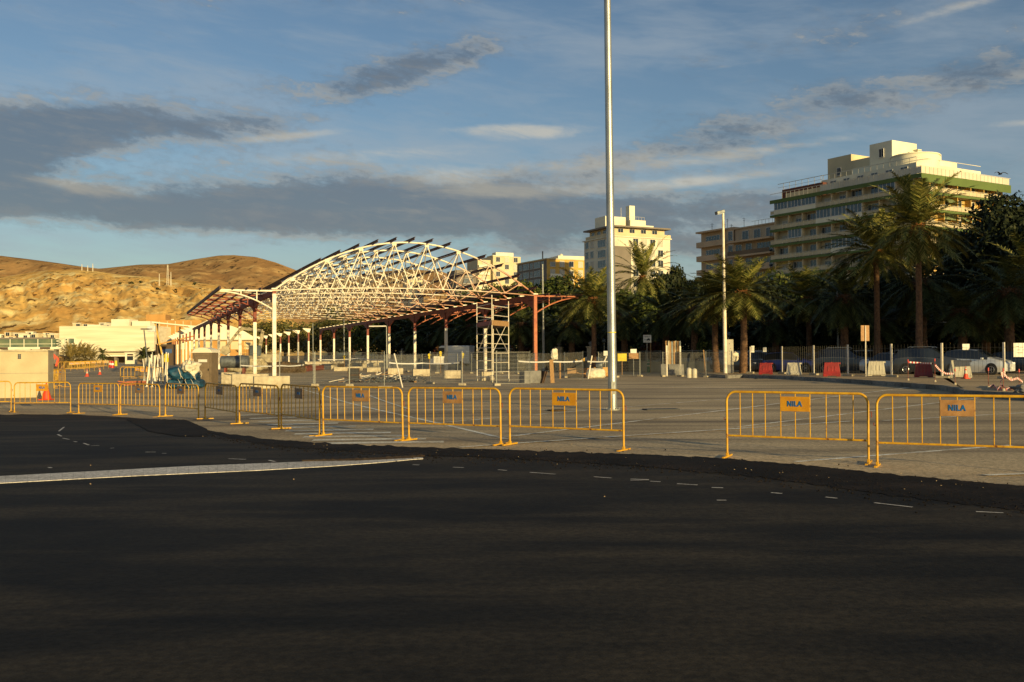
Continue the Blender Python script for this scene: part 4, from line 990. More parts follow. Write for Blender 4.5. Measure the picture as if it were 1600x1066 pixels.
MB().box((0,0,z/2),(wq,.5,z)).ob('cabinet','white_plastic',t,bevel=.02); MB().box((0,0,z*.16),(wq*1.02,.52,z*.3)).ob('plinth','concrete_grey',t,bevel=.01)
b = MB()
for zz in (.25,.33,.41,.49,.6,.68,.75,.88): b.box((-.05+.1*(int(zz*100) % 2),-.256,z*zz),(.07,.012,.035 if zz < .8 else .06))
b.ob('knockout','black',t)
o = lump('hanging_bag',(.3,.12,.4),'bag_white',8,.35); o.location = W(1148.5,558,p.y); o.rotation_euler=(0,.5,0); tag(o,'white rag hanging on the right side of the service pillar','bag')
# small bottle-green fire point
p = G(1012.5,584); t = thing('gas_bottle',(p.x-.0,p.y-.35,0),0,'green and white striped bottle hung on the parking notice post','bottle'); z0 = W(1012,581,p.y).z
for k,(a_,c_,mt) in enumerate([(0,.5,'gas_g'),(.5,.58,'w'),(.58,.75,'gas_g'),(.75,.83,'w'),(.83,1,'gas_g')]):
    if 'gas_g' not in M: mm('gas_g', srgb(20,92,52), .5)
    hgt = 1.25; r_ = .15; MB().lathe([(r_,a_*hgt+.1),(r_*(1 if k < 4 else .5),c_*hgt+.1)],14).ob('body' if mt == 'gas_g' else 'band','gas_g' if mt == 'gas_g' else 'white_plastic',t,smooth=True)
# ================================================================== park wall with railing and pillars
def wall_run(px0,Y0,px1,Y1,lb,h=1.05,rail=True,th=.3):
    a = Vector((XY(px0,Y0),Y0,0)); c = Vector((XY(px1,Y1),Y1,0)); m = (a+c)/2; d = c-a; L_ = d.length; t = thing('park_wall',m,atan2(d.y,d.x),lb,'wall')
    MB().box((0,0,h/2),(L_,th,h)).ob('wall','cast_wall',t); MB().box((0,0,h+.04),(L_,th*1.3,.08)).ob('coping','concrete',t)
    if rail:
        b = MB(); 
        for z in (h+.2,h+1.2): b.bar((-L_/2,0,z),(L_/2,0,z),.05)
        n_ = int(L_/.16)
        for i in range(n_): b.bar((-L_/2+L_*i/n_,0,h+.1),(-L_/2+L_*i/n_,0,h+1.2),.018)
        n_ = int(L_/2.5)
        for i in range(n_+1): b.bar((-L_/2+L_*i/n_,0,h),(-L_/2+L_*i/n_,0,h+1.3),.08)
        b.ob('railing','galv_dull',t,fix=False)
    return t
wall_run(440,330,806,136,'low ochre park wall with railing behind the hall frame')
wall_run(806,135.6,1136,99,'low ochre park wall with railing behind the notice boards')
for px,Y,lb in [(730,157,'stone gate pillar left of the scaffold tower, farthest left of three'),(873.5,118,'white gate pillar behind the rusty column'),(922.5,114,'white gate pillar just left of the galvanised pole'),(795,139,'stone gate pillar right behind the scaffold tower'),(629,194,'stone pillar behind the leaning prop')]:
    t = thing('gate_pillar',(XY(px,Y),Y-.6,0),-.3,lb,'pillar'); MB().box((0,0,1.35),(.75,.75,2.7)).ob('shaft','concrete',t,bevel=.03); MB().box((0,0,2.77),(.95,.95,.14)).ob('cap','concrete',t,bevel=.03); MB().lathe([(.2,2.84),(.12,2.95),(.28,3.1),(.25,3.3),(.02,3.42)],12).ob('finial','concrete_grey',t,smooth=True)
# ================================================================== cars
def make_car(paint, kind='suv', L=4.4, Wd=1.8, H=1.62):
    t = thing('parked_car', (0,0,0), 0, '', 'car')
    hood = .60 if kind in ('suv','wagon') else .56; bot = .15
    # stations: u (0 rear .. 1 front), belt height, roof height, half width, cabin inset
    if kind == 'sedan': roof = [(0,.62),(.03,.68),(.16,.70),(.30,.97),(.42,1.0),(.55,.98),(.74,.64),(.95,.52),(1,.42)]
    elif kind == 'hatch': roof = [(0,.58),(.02,.72),(.09,.94),(.25,1.0),(.45,1.0),(.56,.96),(.76,.66),(.94,.55),(1,.42)]
    elif kind == 'wagon': roof = [(0,.56),(.02,.70),(.09,.95),(.25,.99),(.45,1.0),(.54,.97),(.70,.66),(.94,.57),(1,.44)]
    else: roof = [(0,.56),(.02,.68),(.08,.96),(.22,1.0),(.45,1.0),(.55,.97),(.70,.68),(.93,.61),(1,.46)]
    belt = [(0,.50),(.04,.60),(.3,.62),(.55,.60),(.75,.58),(.94,.50),(1,.40)]
    us = sorted(set([0,.015,.04,.09,.16,.22,.3,.38,.45,.5,.56,.62,.68,.74,.8,.87,.93,.97,1]))
    body = MB(); glass = MB(); rings = []
    for u in us:
        r_ = lerp_poly(roof,u)*H; bl = min(lerp_poly(belt,u)*H, r_-.01); x = (u-.5)*L
        hw = Wd/2*(1-.16*max(0,(u-.86)/.14)**2-.10*max(0,(.1-u)/.1)**2); cab = max(0,min(1,(r_-bl)/(.30*H))); rw = hw*(1-.05-.17*cab)
        low = bot+.08*max(0,(u-.9)/.1)+.1*max(0,(.08-u)/.08)
        rings.append([(x,-hw*.93,low),(x,-hw,low+.22),(x,-hw*1.0,(low+bl)/2+.08),(x,-hw*.965,bl),(x,-rw,r_-.05*cab),(x,-rw*.55,r_),(x,rw*.55,r_),(x,rw,r_-.05*cab),(x,hw*.965,bl),(x,hw*1.0,(low+bl)/2+.08),(x,hw,low+.22),(x,hw*.93,low)])
    n_ = 12
    for i in range(len(us)-1):
        um = (us[i]+us[i+1])/2; A = rings[i]; B_ = rings[i+1]
        for j in range(n_):
            k = (j+1) % n_; q = [A[j],A[k],B_[k],B_[j]]; side = j in (3,7)
            gap = (A[4][2]-A[3][2])+(B_[4][2]-B_[3][2])
            isg = side and gap > .34 and not (.36 < um < .39) 
            rs0 = lerp_poly(roof,us[i]); rs1 = lerp_poly(roof,us[i+1]); slope = abs(rs1-rs0)/(us[i+1]-us[i])
            if j in (4,5,6) and slope > 1.0 and min(rs0,rs1) > .6 and um > .5 or (j in (5,) and um < .1 and slope > 1.5 and min(rs0,rs1) > .6): isg = True
            (glass if isg else body).add(q,[(0,1,2,3)])
    body.add(rings[0],[tuple(range(n_))]); body.add(rings[-1],[tuple(reversed(range(n_)))])
    for u in (.2,.8):
        for s_ in (-1,1):
            pass
    def weld(o):
        bm = bmesh.new(); bm.from_mesh(o.data); bmesh.ops.remove_doubles(bm, verts=bm.verts, dist=.001); bmesh.ops.recalc_face_normals(bm, faces=bm.faces); bm.to_mesh(o.data); bm.free()
        o.data.polygons.foreach_set('use_smooth',[True]*len(o.data.polygons)); o.data.set_sharp_from_angle(angle=radians(32))
    o = body.ob('body', paint, t, fix=False); weld(o)
    o = glass.ob('window_glass', 'glass_dark', t, fix=False); weld(o)
    R_ = .33 if kind in ('suv',) else .315
    for u in (.18,.80):
        for s_ in (-1,1):
            x = (u-.5)*L; MB().tube([(x,s_*(Wd/2-.16),R_+.03),(x,s_*(Wd/2+.004),R_+.03)],R_+.075,20).ob('wheel_arch','black',t)
    for u in (.18,.80):
        for s_ in (-1,1):
            x = (u-.5)*L; w_ = MB(); w_.tube([(0,s_*-.10,0),(0,s_*.085,0),(0,s_*.10,0)],[R_,R_,R_-.03],22); w_ = w_.ob('wheel','tyre',t,smooth=True); w_.location = (x,s_*(Wd/2-.085),R_)
            r_ = MB(); r_.tube([(0,s_*.098,0),(0,s_*.108,0)],R_*.25,12)
            for q in range(5): a = 2*pi*q/5; r_.bar((0,s_*.104,0),(R_*.64*cos(a),s_*.104,R_*.64*sin(a)),.055,.02)
            ring = [(R_*.64*cos(2*pi*q/20),s_*.102,R_*.64*sin(2*pi*q/20)) for q in range(20)]; r_.tube(ring,.022,5,closed=True); r_.ob('rim','rim',w_)
    for s_ in (-1,1):
        MB().box((L*.462,s_*Wd*.335,H*.44),(.26,.36,.13),rz=-s_*.35).ob('headlight','lens',t,bevel=.03)
        MB().box((-L*.485,s_*Wd*.37,H*.5),(.1,.2,.3)).ob('tail_light','tail_red',t,bevel=.02)
        MB().box((L*.17,s_*(Wd/2+.06),H*.63),(.16,.16,.12)).ob('wing_mirror',paint,t,bevel=.03)
    b = MB(); b.box((L*.487,0,H*.34),(.05,Wd*.5,.16)); b.box((L*.484,0,H*.19),(.06,Wd*.62,.13)); b.ob('grille','black',t)
    MB().box((L*.505,0,H*.26),(.02,.5,.11)).ob('number_plate','white_paint',t)
    if kind in ('suv','wagon'):
        b = MB()
        for s_ in (-1,1): b.tube([(-L*.30,s_*Wd*.36,H*1.0),(-L*.27,s_*Wd*.36,H*1.03),(L*.02,s_*Wd*.36,H*1.03),(L*.05,s_*Wd*.36,H*.99)],.02,6)
        b.ob('roof_rail','chrome',t)
    b = MB()
    for s_ in (-1,1): b.tube([((u-.5)*L,s_*(Wd/2*.97+.004),lerp_poly(belt,u)*H+.01) for u in (.1,.3,.5,.66)],.012,5)
    b.ob('window_trim','chrome',t)
    return t
CG = 'cars parked behind the pavement fence'
def car(px, Y, paint, kind, rz, lb, L=4.4, H=1.6, z=PZ, g=CG):
    t = make_car(paint, kind, L, 1.82, H); t.location = (XY(px,Y),Y,z); t.rotation_euler = (0,0,radians(rz-11)); t.scale = (1.1,1.1,1.17); tag(t, lb, None, g)
car(1153,90,'car_black','suv',-38,'dark car facing right, right beside the white service pillar',4.5,1.55)
car(1193,96,'car_white','suv',-25,'white car behind the small deep red barrier',4.3,1.6)
car(1236,88,'car_blue','hatch',-15,'dark blue car behind the white barrier',4.3,1.5)
car(1287,93,'car_grey','sedan',-15,'grey car between the blue car and the black off-road car',4.4,1.5)
car(1324,84,'car_black','suv',-20,'black off-road car behind the bright red barrier',4.7,1.75)
car(1394,79,'car_silver','sedan',-22,'low silver car behind the back-facing sign',4.2,1.42)
car(1456,75.5,'car_black','wagon',-22,'dark estate car with chrome window trim behind the faded red barrier',4.8,1.72)
car(1527,73.5,'car_white','hatch',-38,'white hatchback showing its front, rightmost of the parked cars',4.3,1.6)
car(1210,98,'car_grey','hatch',-25,'small grey car just behind the white car',4.1,1.5)
car(1264,97,'car_black','hatch',-25,'dark car in the second row between the blue car and the grey car',4.2,1.5)
car(1358,95,'car_grey','suv',-25,'grey car in the second row left of the low silver car',4.4,1.6)
car(1425,92,'car_white','suv',-25,'pale car in the second row between the silver car and the estate car',4.3,1.6)
car(1598,79,'car_black','hatch',-25,'dark car cut by the right edge behind the large notice panel',4.3,1.5)
PG = 'cars parked beyond the park wall'
for i,(px,Y,pt,lb) in enumerate([(1058,116,'car_silver','silver car beyond the wall, right of the upright boards'),(1086,112,'car_grey','grey car beyond the wall, behind the white bollards'),(1000,122,'car_black','dark car beyond the wall behind the tan notice board'),(776,150,'car_white','white car beyond the wall behind the scaffold tower'),(815,140,'car_silver','silver car beyond the wall right of the scaffold tower')]):
    car(px,Y,pt,'hatch',-25,lb,4.3,1.5,.35,PG)
def make_van(paint, lb, px, Y, rz, z=0, L=5.6, H=2.6):
    t = thing('white_van',(XY(px,Y),Y,z),radians(rz),lb,'van'); pf = [(-L/2,.35),(L/2,.35),(L/2,1.0),(L*.36,1.35),(L*.27,H-.15),(L*.22,H),(-L/2+.08,H),(-L/2,H-.1)]
    MB().prism(pf,-1,1).ob('body',paint,t,bevel=.05)
    b = MB(); b.prism([(L*.35,1.42),(L*.28,H-.3),(L*.12,H-.3),(L*.12,1.42)],-1.012,1.012); b.ob('window_glass','glass_dark',t)
    b = MB(); b.add([(L*.362,-.85,1.42),(L*.362,.85,1.42),(L*.285,.8,H-.25),(L*.285,-.8,H-.25)],[(0,1,2,3)]); o = b.ob('windscreen','glass_dark',t); o.location = (.03,0,.01)
    for x in (-L*.3,L*.32):
        for s_ in (-1,1): w_ = MB(); w_.tube([(x,s_*.85,.36),(x,s_*1.03,.36)],.36,20); w_.ob('wheel','tyre',t,smooth=True)
    for s_ in (-1,1): MB().box((L*.495,s_*.75,.95),(.06,.3,.22)).ob('headlight','lens',t)
    return t
make_van('car_white','white van roof showing above the railing left of the scaffold tower',707,142,160,.4,6,2.9)
make_van('car_white','pale van in the shade beyond the mesh, left of the lamp post',1113,108,-100,.2,4.6,2.1)
# ================================================================== excavator, tank
p = Vector((XY(412,118),118,0)); t = thing('excavator',p,.2,'dusty cream excavator with raised bent arm behind the columns','excavator')
b = MB(); b.box((0,-1,.5),(4.2,.6,.9)); b.box((0,1,.5),(4.2,.6,.9)); b.ob('track','black',t,bevel=.2)
b = MB(); b.box((.3,0,1.6),(3.6,2.3,1.1)); b.ob('body','machine',t,bevel=.12); b = MB(); b.box((-.9,-.6,2.5),(1.3,1.1,1.3)); b.ob('cab','glass_win',t,bevel=.06)
b = MB(); b.bar((-.6,.2,1.9),(-.1,.2,4.9),.45,.4); b.bar((-.1,.2,4.9),(-2.6,.2,5.2),.4,.36); b.ob('boom','machine',t,bevel=.04)
b = MB(); b.bar((-2.6,.2,5.2),(-4.3,.2,3.0),.32,.3); b.bar((-1.6,.2,5.3),(-3.2,.2,4.7),.12); b.ob('stick','machine',t,bevel=.03)
b = MB(); b.prism([(-4.7,3.1),(-4.0,3.1),(-3.8,2.4),(-4.4,2.0),(-5.0,2.3)],-.2,.7); b.ob('bucket','machine',t,bevel=.03)
p = Vector((XY(367,100),100,0)); t = thing('water_tank',p,.1,'grey horizontal cylindrical tank behind the first left columns','tank'); MB().tube([(-1.4,0,1.3),(-1.3,0,1.3),(1.3,0,1.3),(1.4,0,1.3)],[.5,.62,.62,.5],20).ob('drum','metal_grey',t,smooth=True)
b = MB()
for x in (-.9,.9): b.box((x,0,.35),(.15,1,.7))
b.ob('stand','oxide',t)
o = lump('covered_machine',(1.9,1.1,.95),'machine',4,.3); o.location = (XY(384,108),108,.9); tag(o,'low sheet-covered machine between the tank and the excavator','machine')
o = lump('dirt_mound',(2.6,1.4,.9),'rubble',14,.35); o.location = (XY(441,112),112,.3); tag(o,'low mound of rubble behind the tallest white column','rubble')
# ================================================================== hills
def hillmat(name, c1, c2, c3, c4, s):
    m = bpy.data.materials.new(name); m.use_nodes = True; nt = m.node_tree; N = nt.nodes; L = nt.links; b = N['Principled BSDF']; tc = N.new('ShaderNodeTexCoord')
    def nz(sc, det, st=(1,1,1), off=0):
        mp = N.new('ShaderNodeMapping'); mp.inputs['Scale'].default_value = st; mp.inputs['Location'].default_value = (off,0,0); L.new(tc.outputs['Object'], mp.inputs[0]); n = N.new('ShaderNodeTexNoise'); n.inputs['Scale'].default_value = sc; n.inputs['Detail'].default_value = det; n.inputs['Roughness'].default_value = .62; L.new(mp.outputs[0], n.inputs[0]); return n.outputs[0]
    def rng(x, a, c): r = N.new('ShaderNodeMapRange'); r.inputs[1].default_value = a; r.inputs[2].default_value = c; L.new(x, r.inputs[0]); return r.outputs[0]
    def mx(f, a, c):
        n = N.new('ShaderNodeMix'); n.data_type = 'RGBA'; L.new(f, n.inputs[0])
        for i, x in ((6,a),(7,c)):
            if isinstance(x, tuple): n.inputs[i].default_value = x
            else: L.new(x, n.inputs[i])
        return n.outputs[2]
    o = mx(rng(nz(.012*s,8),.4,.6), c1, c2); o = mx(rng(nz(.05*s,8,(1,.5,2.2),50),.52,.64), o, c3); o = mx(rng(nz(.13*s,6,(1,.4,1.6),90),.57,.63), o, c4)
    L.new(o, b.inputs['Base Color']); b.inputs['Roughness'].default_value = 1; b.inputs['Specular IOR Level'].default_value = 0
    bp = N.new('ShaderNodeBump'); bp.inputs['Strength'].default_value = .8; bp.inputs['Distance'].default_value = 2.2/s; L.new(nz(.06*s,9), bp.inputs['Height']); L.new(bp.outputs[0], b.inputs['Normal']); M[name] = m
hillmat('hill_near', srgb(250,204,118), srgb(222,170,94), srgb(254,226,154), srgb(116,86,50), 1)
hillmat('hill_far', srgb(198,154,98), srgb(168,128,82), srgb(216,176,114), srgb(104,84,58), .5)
def hill(name, prof, Yf, Yr, px0, px1, n, rows, amp, fs, mt, seed):
    b = MB()
    for i in range(n+1):
        px = px0+(px1-px0)*i/n; zr = max(2, W(px, lerp_poly(prof,px), Yr).z)
        for j in range(rows+1):
            t = j/(rows*.8); Y = Yf+(Yr-Yf)*t; x = XY(px, Y)
            h = zr*(t**.8 if t <= 1 else max(-.2,1-(t-1)*2.2))
            v = Vector(((x*.85+Y*.5)/fs*1.5, (Y*.85-x*.5)/fs*.28, seed)); r1 = 1-abs(noise.noise(v))*2; r2 = 1-abs(noise.noise(v*2.3+Vector((5,1,0))))*2; r3 = noise.fractal(v*6,1,2,6)
            env = min(1, t*3)*(min(1, abs(1-t)*2.5+.02)) 
            h += amp*env*(r1*.9+r2*.35+r3*.4-.5)*min(1, zr/40)
            b.v.append((x, Y, h-.5))
    w = rows+1; b.f = [(i*w+j,(i+1)*w+j,(i+1)*w+j+1,i*w+j+1) for i in range(n) for j in range(rows)]; b.mi = [0]*len(b.f)
    return tag(b.ob(name, mt, smooth='all', fix=False), kind='structure')
NP = [(-400,450),(-200,440),(0,433),(50,425),(80,420.5),(120,420.5),(150,423),(180,428),(215,431),(260,434),(300,440),(345,446),(375,462),(420,486),(500,520),(600,540),(760,552)]
FP = [(-400,405),(-200,400),(0,399.5),(40,404),(90,410.5),(130,416.5),(155,419.5),(180,417),(215,413.5),(262,412.5),(300,405.5),(340,399.5),(365,398.5),(400,401.5),(430,409.5),(460,421),(500,436),(560,432),(600,424),(640,420.5),(690,424),(730,440),(800,470),(1000,530)]
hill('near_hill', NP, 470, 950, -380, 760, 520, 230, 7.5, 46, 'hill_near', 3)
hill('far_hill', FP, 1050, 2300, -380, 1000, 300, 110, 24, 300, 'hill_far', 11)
def hill_z(px, py, Y): return W(px, py, Y)
# ------------------------------------------------------------------ leaf shapes
def leaf_cloud(b, c, r, n, R, s=.32, hollow=.55):
    for _ in range(n):
        v = Vector((R.gauss(0,1),R.gauss(0,1),R.gauss(0,1))).normalized(); k = hollow+(1-hollow)*R.random()**.6
        p = Vector((c[0]+v.x*r[0]*k, c[1]+v.y*r[1]*k, c[2]+v.z*r[2]*k)); q = s*R.uniform(.6,1.3)
        nn = (v+Vector((R.gauss(0,.55),R.gauss(0,.55),R.gauss(0,.55)))).normalized(); a = nn.orthogonal().normalized(); a.rotate(Matrix.Rotation(R.random()*6.3,3,nn)); d = nn.cross(a)
        b.add([p-a*q*.5, p+d*q*.32-a*q*.05, p+a*q*.6, p-d*q*.32], [(0,1,2,3)])
def make_tree(seed, h=9., r=3.6, mt='leaves_dark', n=5200, trunk_h=2.2, leaf=.42, core=True, blobs=17):
    R = random.Random(seed); t = thing('broadleaf_tree',(0,0,0),0,'','tree'); b = MB(); pts = []
    for k in range(blobs):
        a = R.random()*6.28; rr = r*R.uniform(.15,.75); z = trunk_h+(h-trunk_h)*R.uniform(.12,.85); f = 1-.45*abs((z-trunk_h)/(h-trunk_h)-.45)*2
        pts.append((rr*cos(a)*f, rr*sin(a)*f, z, r*R.uniform(.30,.5)))
    pts.append((0,0,h-r*.35,r*.38))
    for x,y,z,q in pts: leaf_cloud(b,(x,y,z),(q,q,q*.8),n//len(pts),R,leaf)
    b.ob('crown', mt, t, fix=False)
    w = MB(); w.tube([(0,0,-.2),(.05,0,trunk_h),(.1,.1,h*.6)],[.26,.2,.1],8)
    for x,y,z,q in pts[:8]: w.tube([(0,0,trunk_h*.9),(x*.5,y*.5,(trunk_h+z)/2-.2),(x,y,z)],[.14,.09,.04],6)
    w.ob('trunk','bark',t,smooth=True); return t
def make_conifer():
    R = random.Random(77); t = thing('cypress',(0,0,0),0,'','tree'); b = MB()
    for k in range(18):
        z = 1+k*.42; leaf_cloud(b,(R.uniform(-.1,.1),R.uniform(-.1,.1),z),(.95*(1-k/19)+.12,)*2+(.5,),150,R,.28,.3)
    b.ob('crown','leaves_dark',t,fix=False); MB().tube([(0,0,-.1),(0,0,7)],[.15,.04],6).ob('trunk','bark',t); return t
def make_palm(seed, th=7., fl=3.6, nf=46, trunk_r=.22, mt='frond', boot=True, skirt=8, lw=.10, up=82, lo=-38, tmt='trunk', dens=30):
    R = random.Random(seed); t = thing('palm_tree',(0,0,0),0,'','palm tree'); b = MB()
    ga = 2.39996
    for k in range(nf+skirt):
        f = k/nf; dead = k >= nf; el = radians(up+(lo-up)*min(1.25,f)**.85+R.uniform(-7,7)) if not dead else radians(R.uniform(-75,-48)); az = k*ga+R.uniform(-.25,.25)
        L_ = fl*R.uniform(.85,1.08)*(.78 if f < .12 else 1)*(.7 if dead else 1); hd = Vector((cos(az),sin(az),0)); p = Vector((0,0,th))+hd*.18; d = hd*cos(el)+Vector((0,0,sin(el))); ns = 11; st = L_/ns; P = [p.copy()]; D = [d.copy()]
        tw = R.uniform(-.12,.12)
        for i in range(ns):
            d = (d+Vector((0,0,-1))*(.035+.085*(i/ns))*(1.15 if el > 0 else .9)+hd.cross(Vector((0,0,1)))*tw*.25).normalized(); p = p+d*st; P.append(p.copy()); D.append(d.copy())
        rw = .035
        for i in range(ns):
            a, c = P[i], P[i+1]; sd_ = D[i].cross(Vector((0,0,1))); sd_ = sd_.normalized() if sd_.length > .05 else Vector((1,0,0)); w0 = rw*(1-i/ns)+.008; w1 = rw*(1-(i+1)/ns)+.008
            b.add([a-sd_*w0,a+sd_*w0,c+sd_*w1,c-sd_*w1],[(0,1,2,3)])
        nl = dens
        for i in range(nl):
            u = .12+.88*(i+R.random()*.5)/nl; x = u*ns; i0 = min(ns-1,int(x)); q = P[i0].lerp(P[i0+1],x-i0); dd = D[i0]
            sd_ = dd.cross(Vector((0,0,1))); sd_ = sd_.normalized() if sd_.length > .05 else hd.cross(Vector((0,0,1))); upv = sd_.cross(dd)
            ll = fl*.098*(.35+1.5*sin(min(1,u*1.05)*pi*.86+.25))*R.uniform(.8,1.1)
            for s_ in (-1,1):
                ld = (sd_*s_*R.uniform(.75,1.0)+dd*R.uniform(.8,1.15)+upv*R.uniform(.05,.45)+Vector((0,0,-.18))).normalized(); tip = q+ld*ll+Vector((0,0,-ll*.18)); wv = dd*lw*.5
                b.add([q-wv,q+wv,tip+wv*.25,tip-wv*.25],[(0,1,2,3)])
    b.ob('crown', mt, t, fix=False)
    w = MB(); n_ = 10; z = -.2; rings = []; k = 0; bend = R.uniform(-.25,.25)
    while z < th-.15:
        u = max(0,z/th); rr = trunk_r*(1.25-.3*min(1,u*2))*(1.0 if k % 2 else 1.14); rings.append((bend*sin(u*pi)*.6, z, rr)); z += .13; k += 1
    w.tube([(x,0,z) for x,z,_ in rings],[r for _,_,r in rings],n_)
    w.ob('trunk', tmt, t, smooth=True)
    if boot:
        w = MB(); pr = []
        for k in range(9): u = k/8; pr.append((trunk_r*(1.15+1.0*sin(u*pi)**.8), th-1.15+1.25*u))
        w.lathe(pr,14); bmt = 'trunk_boot' if mt == 'frond' else 'trunk'
        for k in range(60):
            a = k*ga; u = k/60; z = th-1.05+1.15*u; rr = trunk_r*(1.15+1.0*sin(u*pi)**.8); w.bar((rr*.8*cos(a),rr*.8*sin(a),z-.06),(rr*1.35*cos(a),rr*1.35*sin(a),z+.13),.12,.05)
        w.ob('leaf_base',bmt,t)
    return t
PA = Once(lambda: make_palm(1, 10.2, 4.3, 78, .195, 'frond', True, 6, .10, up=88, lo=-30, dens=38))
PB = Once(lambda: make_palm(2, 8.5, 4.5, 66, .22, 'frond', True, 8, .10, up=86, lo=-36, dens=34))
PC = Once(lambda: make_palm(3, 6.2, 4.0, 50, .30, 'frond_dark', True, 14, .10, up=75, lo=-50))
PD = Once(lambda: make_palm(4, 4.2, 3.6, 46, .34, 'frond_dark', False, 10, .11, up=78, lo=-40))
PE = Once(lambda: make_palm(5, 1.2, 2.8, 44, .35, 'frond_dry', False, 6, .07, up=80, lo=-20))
GP = 'palm trees in the park'
BH = {'A':10.2,'B':8.5,'C':6.2,'D':4.2,'E':1.2}
def YB(px): return min(400, 52.3/(.384+(px-800)/1555))
def palm(f, key, px, pyc, Y, lb, wide=1., base=0., rz=None):
    """px, pyc: pixel of the point where the fronds leave the trunk"""
    p = None
    if px < 800 and px > 230: y2 = YB(px)+12; wide *= min(1.5,y2/Y)**.7; Y = max(Y,y2)
    p = W(px, pyc, Y); k = (p.z-base)/BH[key]; f((p.x, Y, base), (px*.37) % 6.28 if rz is None else rz, lb, GP, (wide,wide,k))
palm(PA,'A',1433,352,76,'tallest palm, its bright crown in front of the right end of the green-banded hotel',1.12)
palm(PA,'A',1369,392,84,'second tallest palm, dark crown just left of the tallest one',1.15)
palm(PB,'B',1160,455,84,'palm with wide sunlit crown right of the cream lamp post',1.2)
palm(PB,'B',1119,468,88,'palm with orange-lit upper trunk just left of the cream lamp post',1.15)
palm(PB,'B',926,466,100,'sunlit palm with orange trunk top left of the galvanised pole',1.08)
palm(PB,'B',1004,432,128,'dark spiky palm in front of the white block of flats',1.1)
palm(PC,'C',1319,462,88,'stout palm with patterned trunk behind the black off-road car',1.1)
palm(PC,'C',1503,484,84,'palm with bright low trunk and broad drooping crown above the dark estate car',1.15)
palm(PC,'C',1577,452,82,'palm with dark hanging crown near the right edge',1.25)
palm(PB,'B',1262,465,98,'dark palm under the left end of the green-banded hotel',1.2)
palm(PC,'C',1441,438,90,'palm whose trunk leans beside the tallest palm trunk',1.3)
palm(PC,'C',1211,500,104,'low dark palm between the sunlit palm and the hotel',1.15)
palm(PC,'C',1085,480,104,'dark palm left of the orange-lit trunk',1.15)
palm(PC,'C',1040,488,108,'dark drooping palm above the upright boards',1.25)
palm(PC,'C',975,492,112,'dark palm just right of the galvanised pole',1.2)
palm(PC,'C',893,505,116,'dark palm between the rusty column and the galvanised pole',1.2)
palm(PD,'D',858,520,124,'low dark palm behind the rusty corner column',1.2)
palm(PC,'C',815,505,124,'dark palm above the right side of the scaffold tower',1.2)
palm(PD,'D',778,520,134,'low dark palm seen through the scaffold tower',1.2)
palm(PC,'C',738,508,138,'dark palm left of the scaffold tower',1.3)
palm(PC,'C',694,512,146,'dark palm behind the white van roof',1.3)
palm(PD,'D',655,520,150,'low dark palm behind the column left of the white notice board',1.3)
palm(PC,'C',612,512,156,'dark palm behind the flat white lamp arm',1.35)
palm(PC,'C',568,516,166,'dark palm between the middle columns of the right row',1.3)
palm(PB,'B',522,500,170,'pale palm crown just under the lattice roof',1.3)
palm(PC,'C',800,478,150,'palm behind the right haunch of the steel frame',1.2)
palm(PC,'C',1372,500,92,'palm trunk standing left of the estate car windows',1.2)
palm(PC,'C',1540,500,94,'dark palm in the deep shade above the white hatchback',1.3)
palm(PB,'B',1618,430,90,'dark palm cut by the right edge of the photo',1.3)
GLP = 'low shaggy palms by the far road'
for px,Y,k,lb in [(110,172,1.05,'low shaggy palm by the far road, leftmost of the row'),(121,178,1.15,'low shaggy palm by the far road, second from the left'),(133,184,1.1,'low shaggy palm by the far road, third from the left'),(143,192,1.0,'low shaggy palm by the far road, rightmost of the row')]:
    PE((XY(px,Y),Y,0),px,lb,GLP,(k*1.0,k*1.0,k*1.35))
palm(PD,'D',160,553,240,'small thin palm in front of the big pale cube building',.62)
palm(PD,'D',225,552,235,'dark small palm left of the pole cluster',.85)
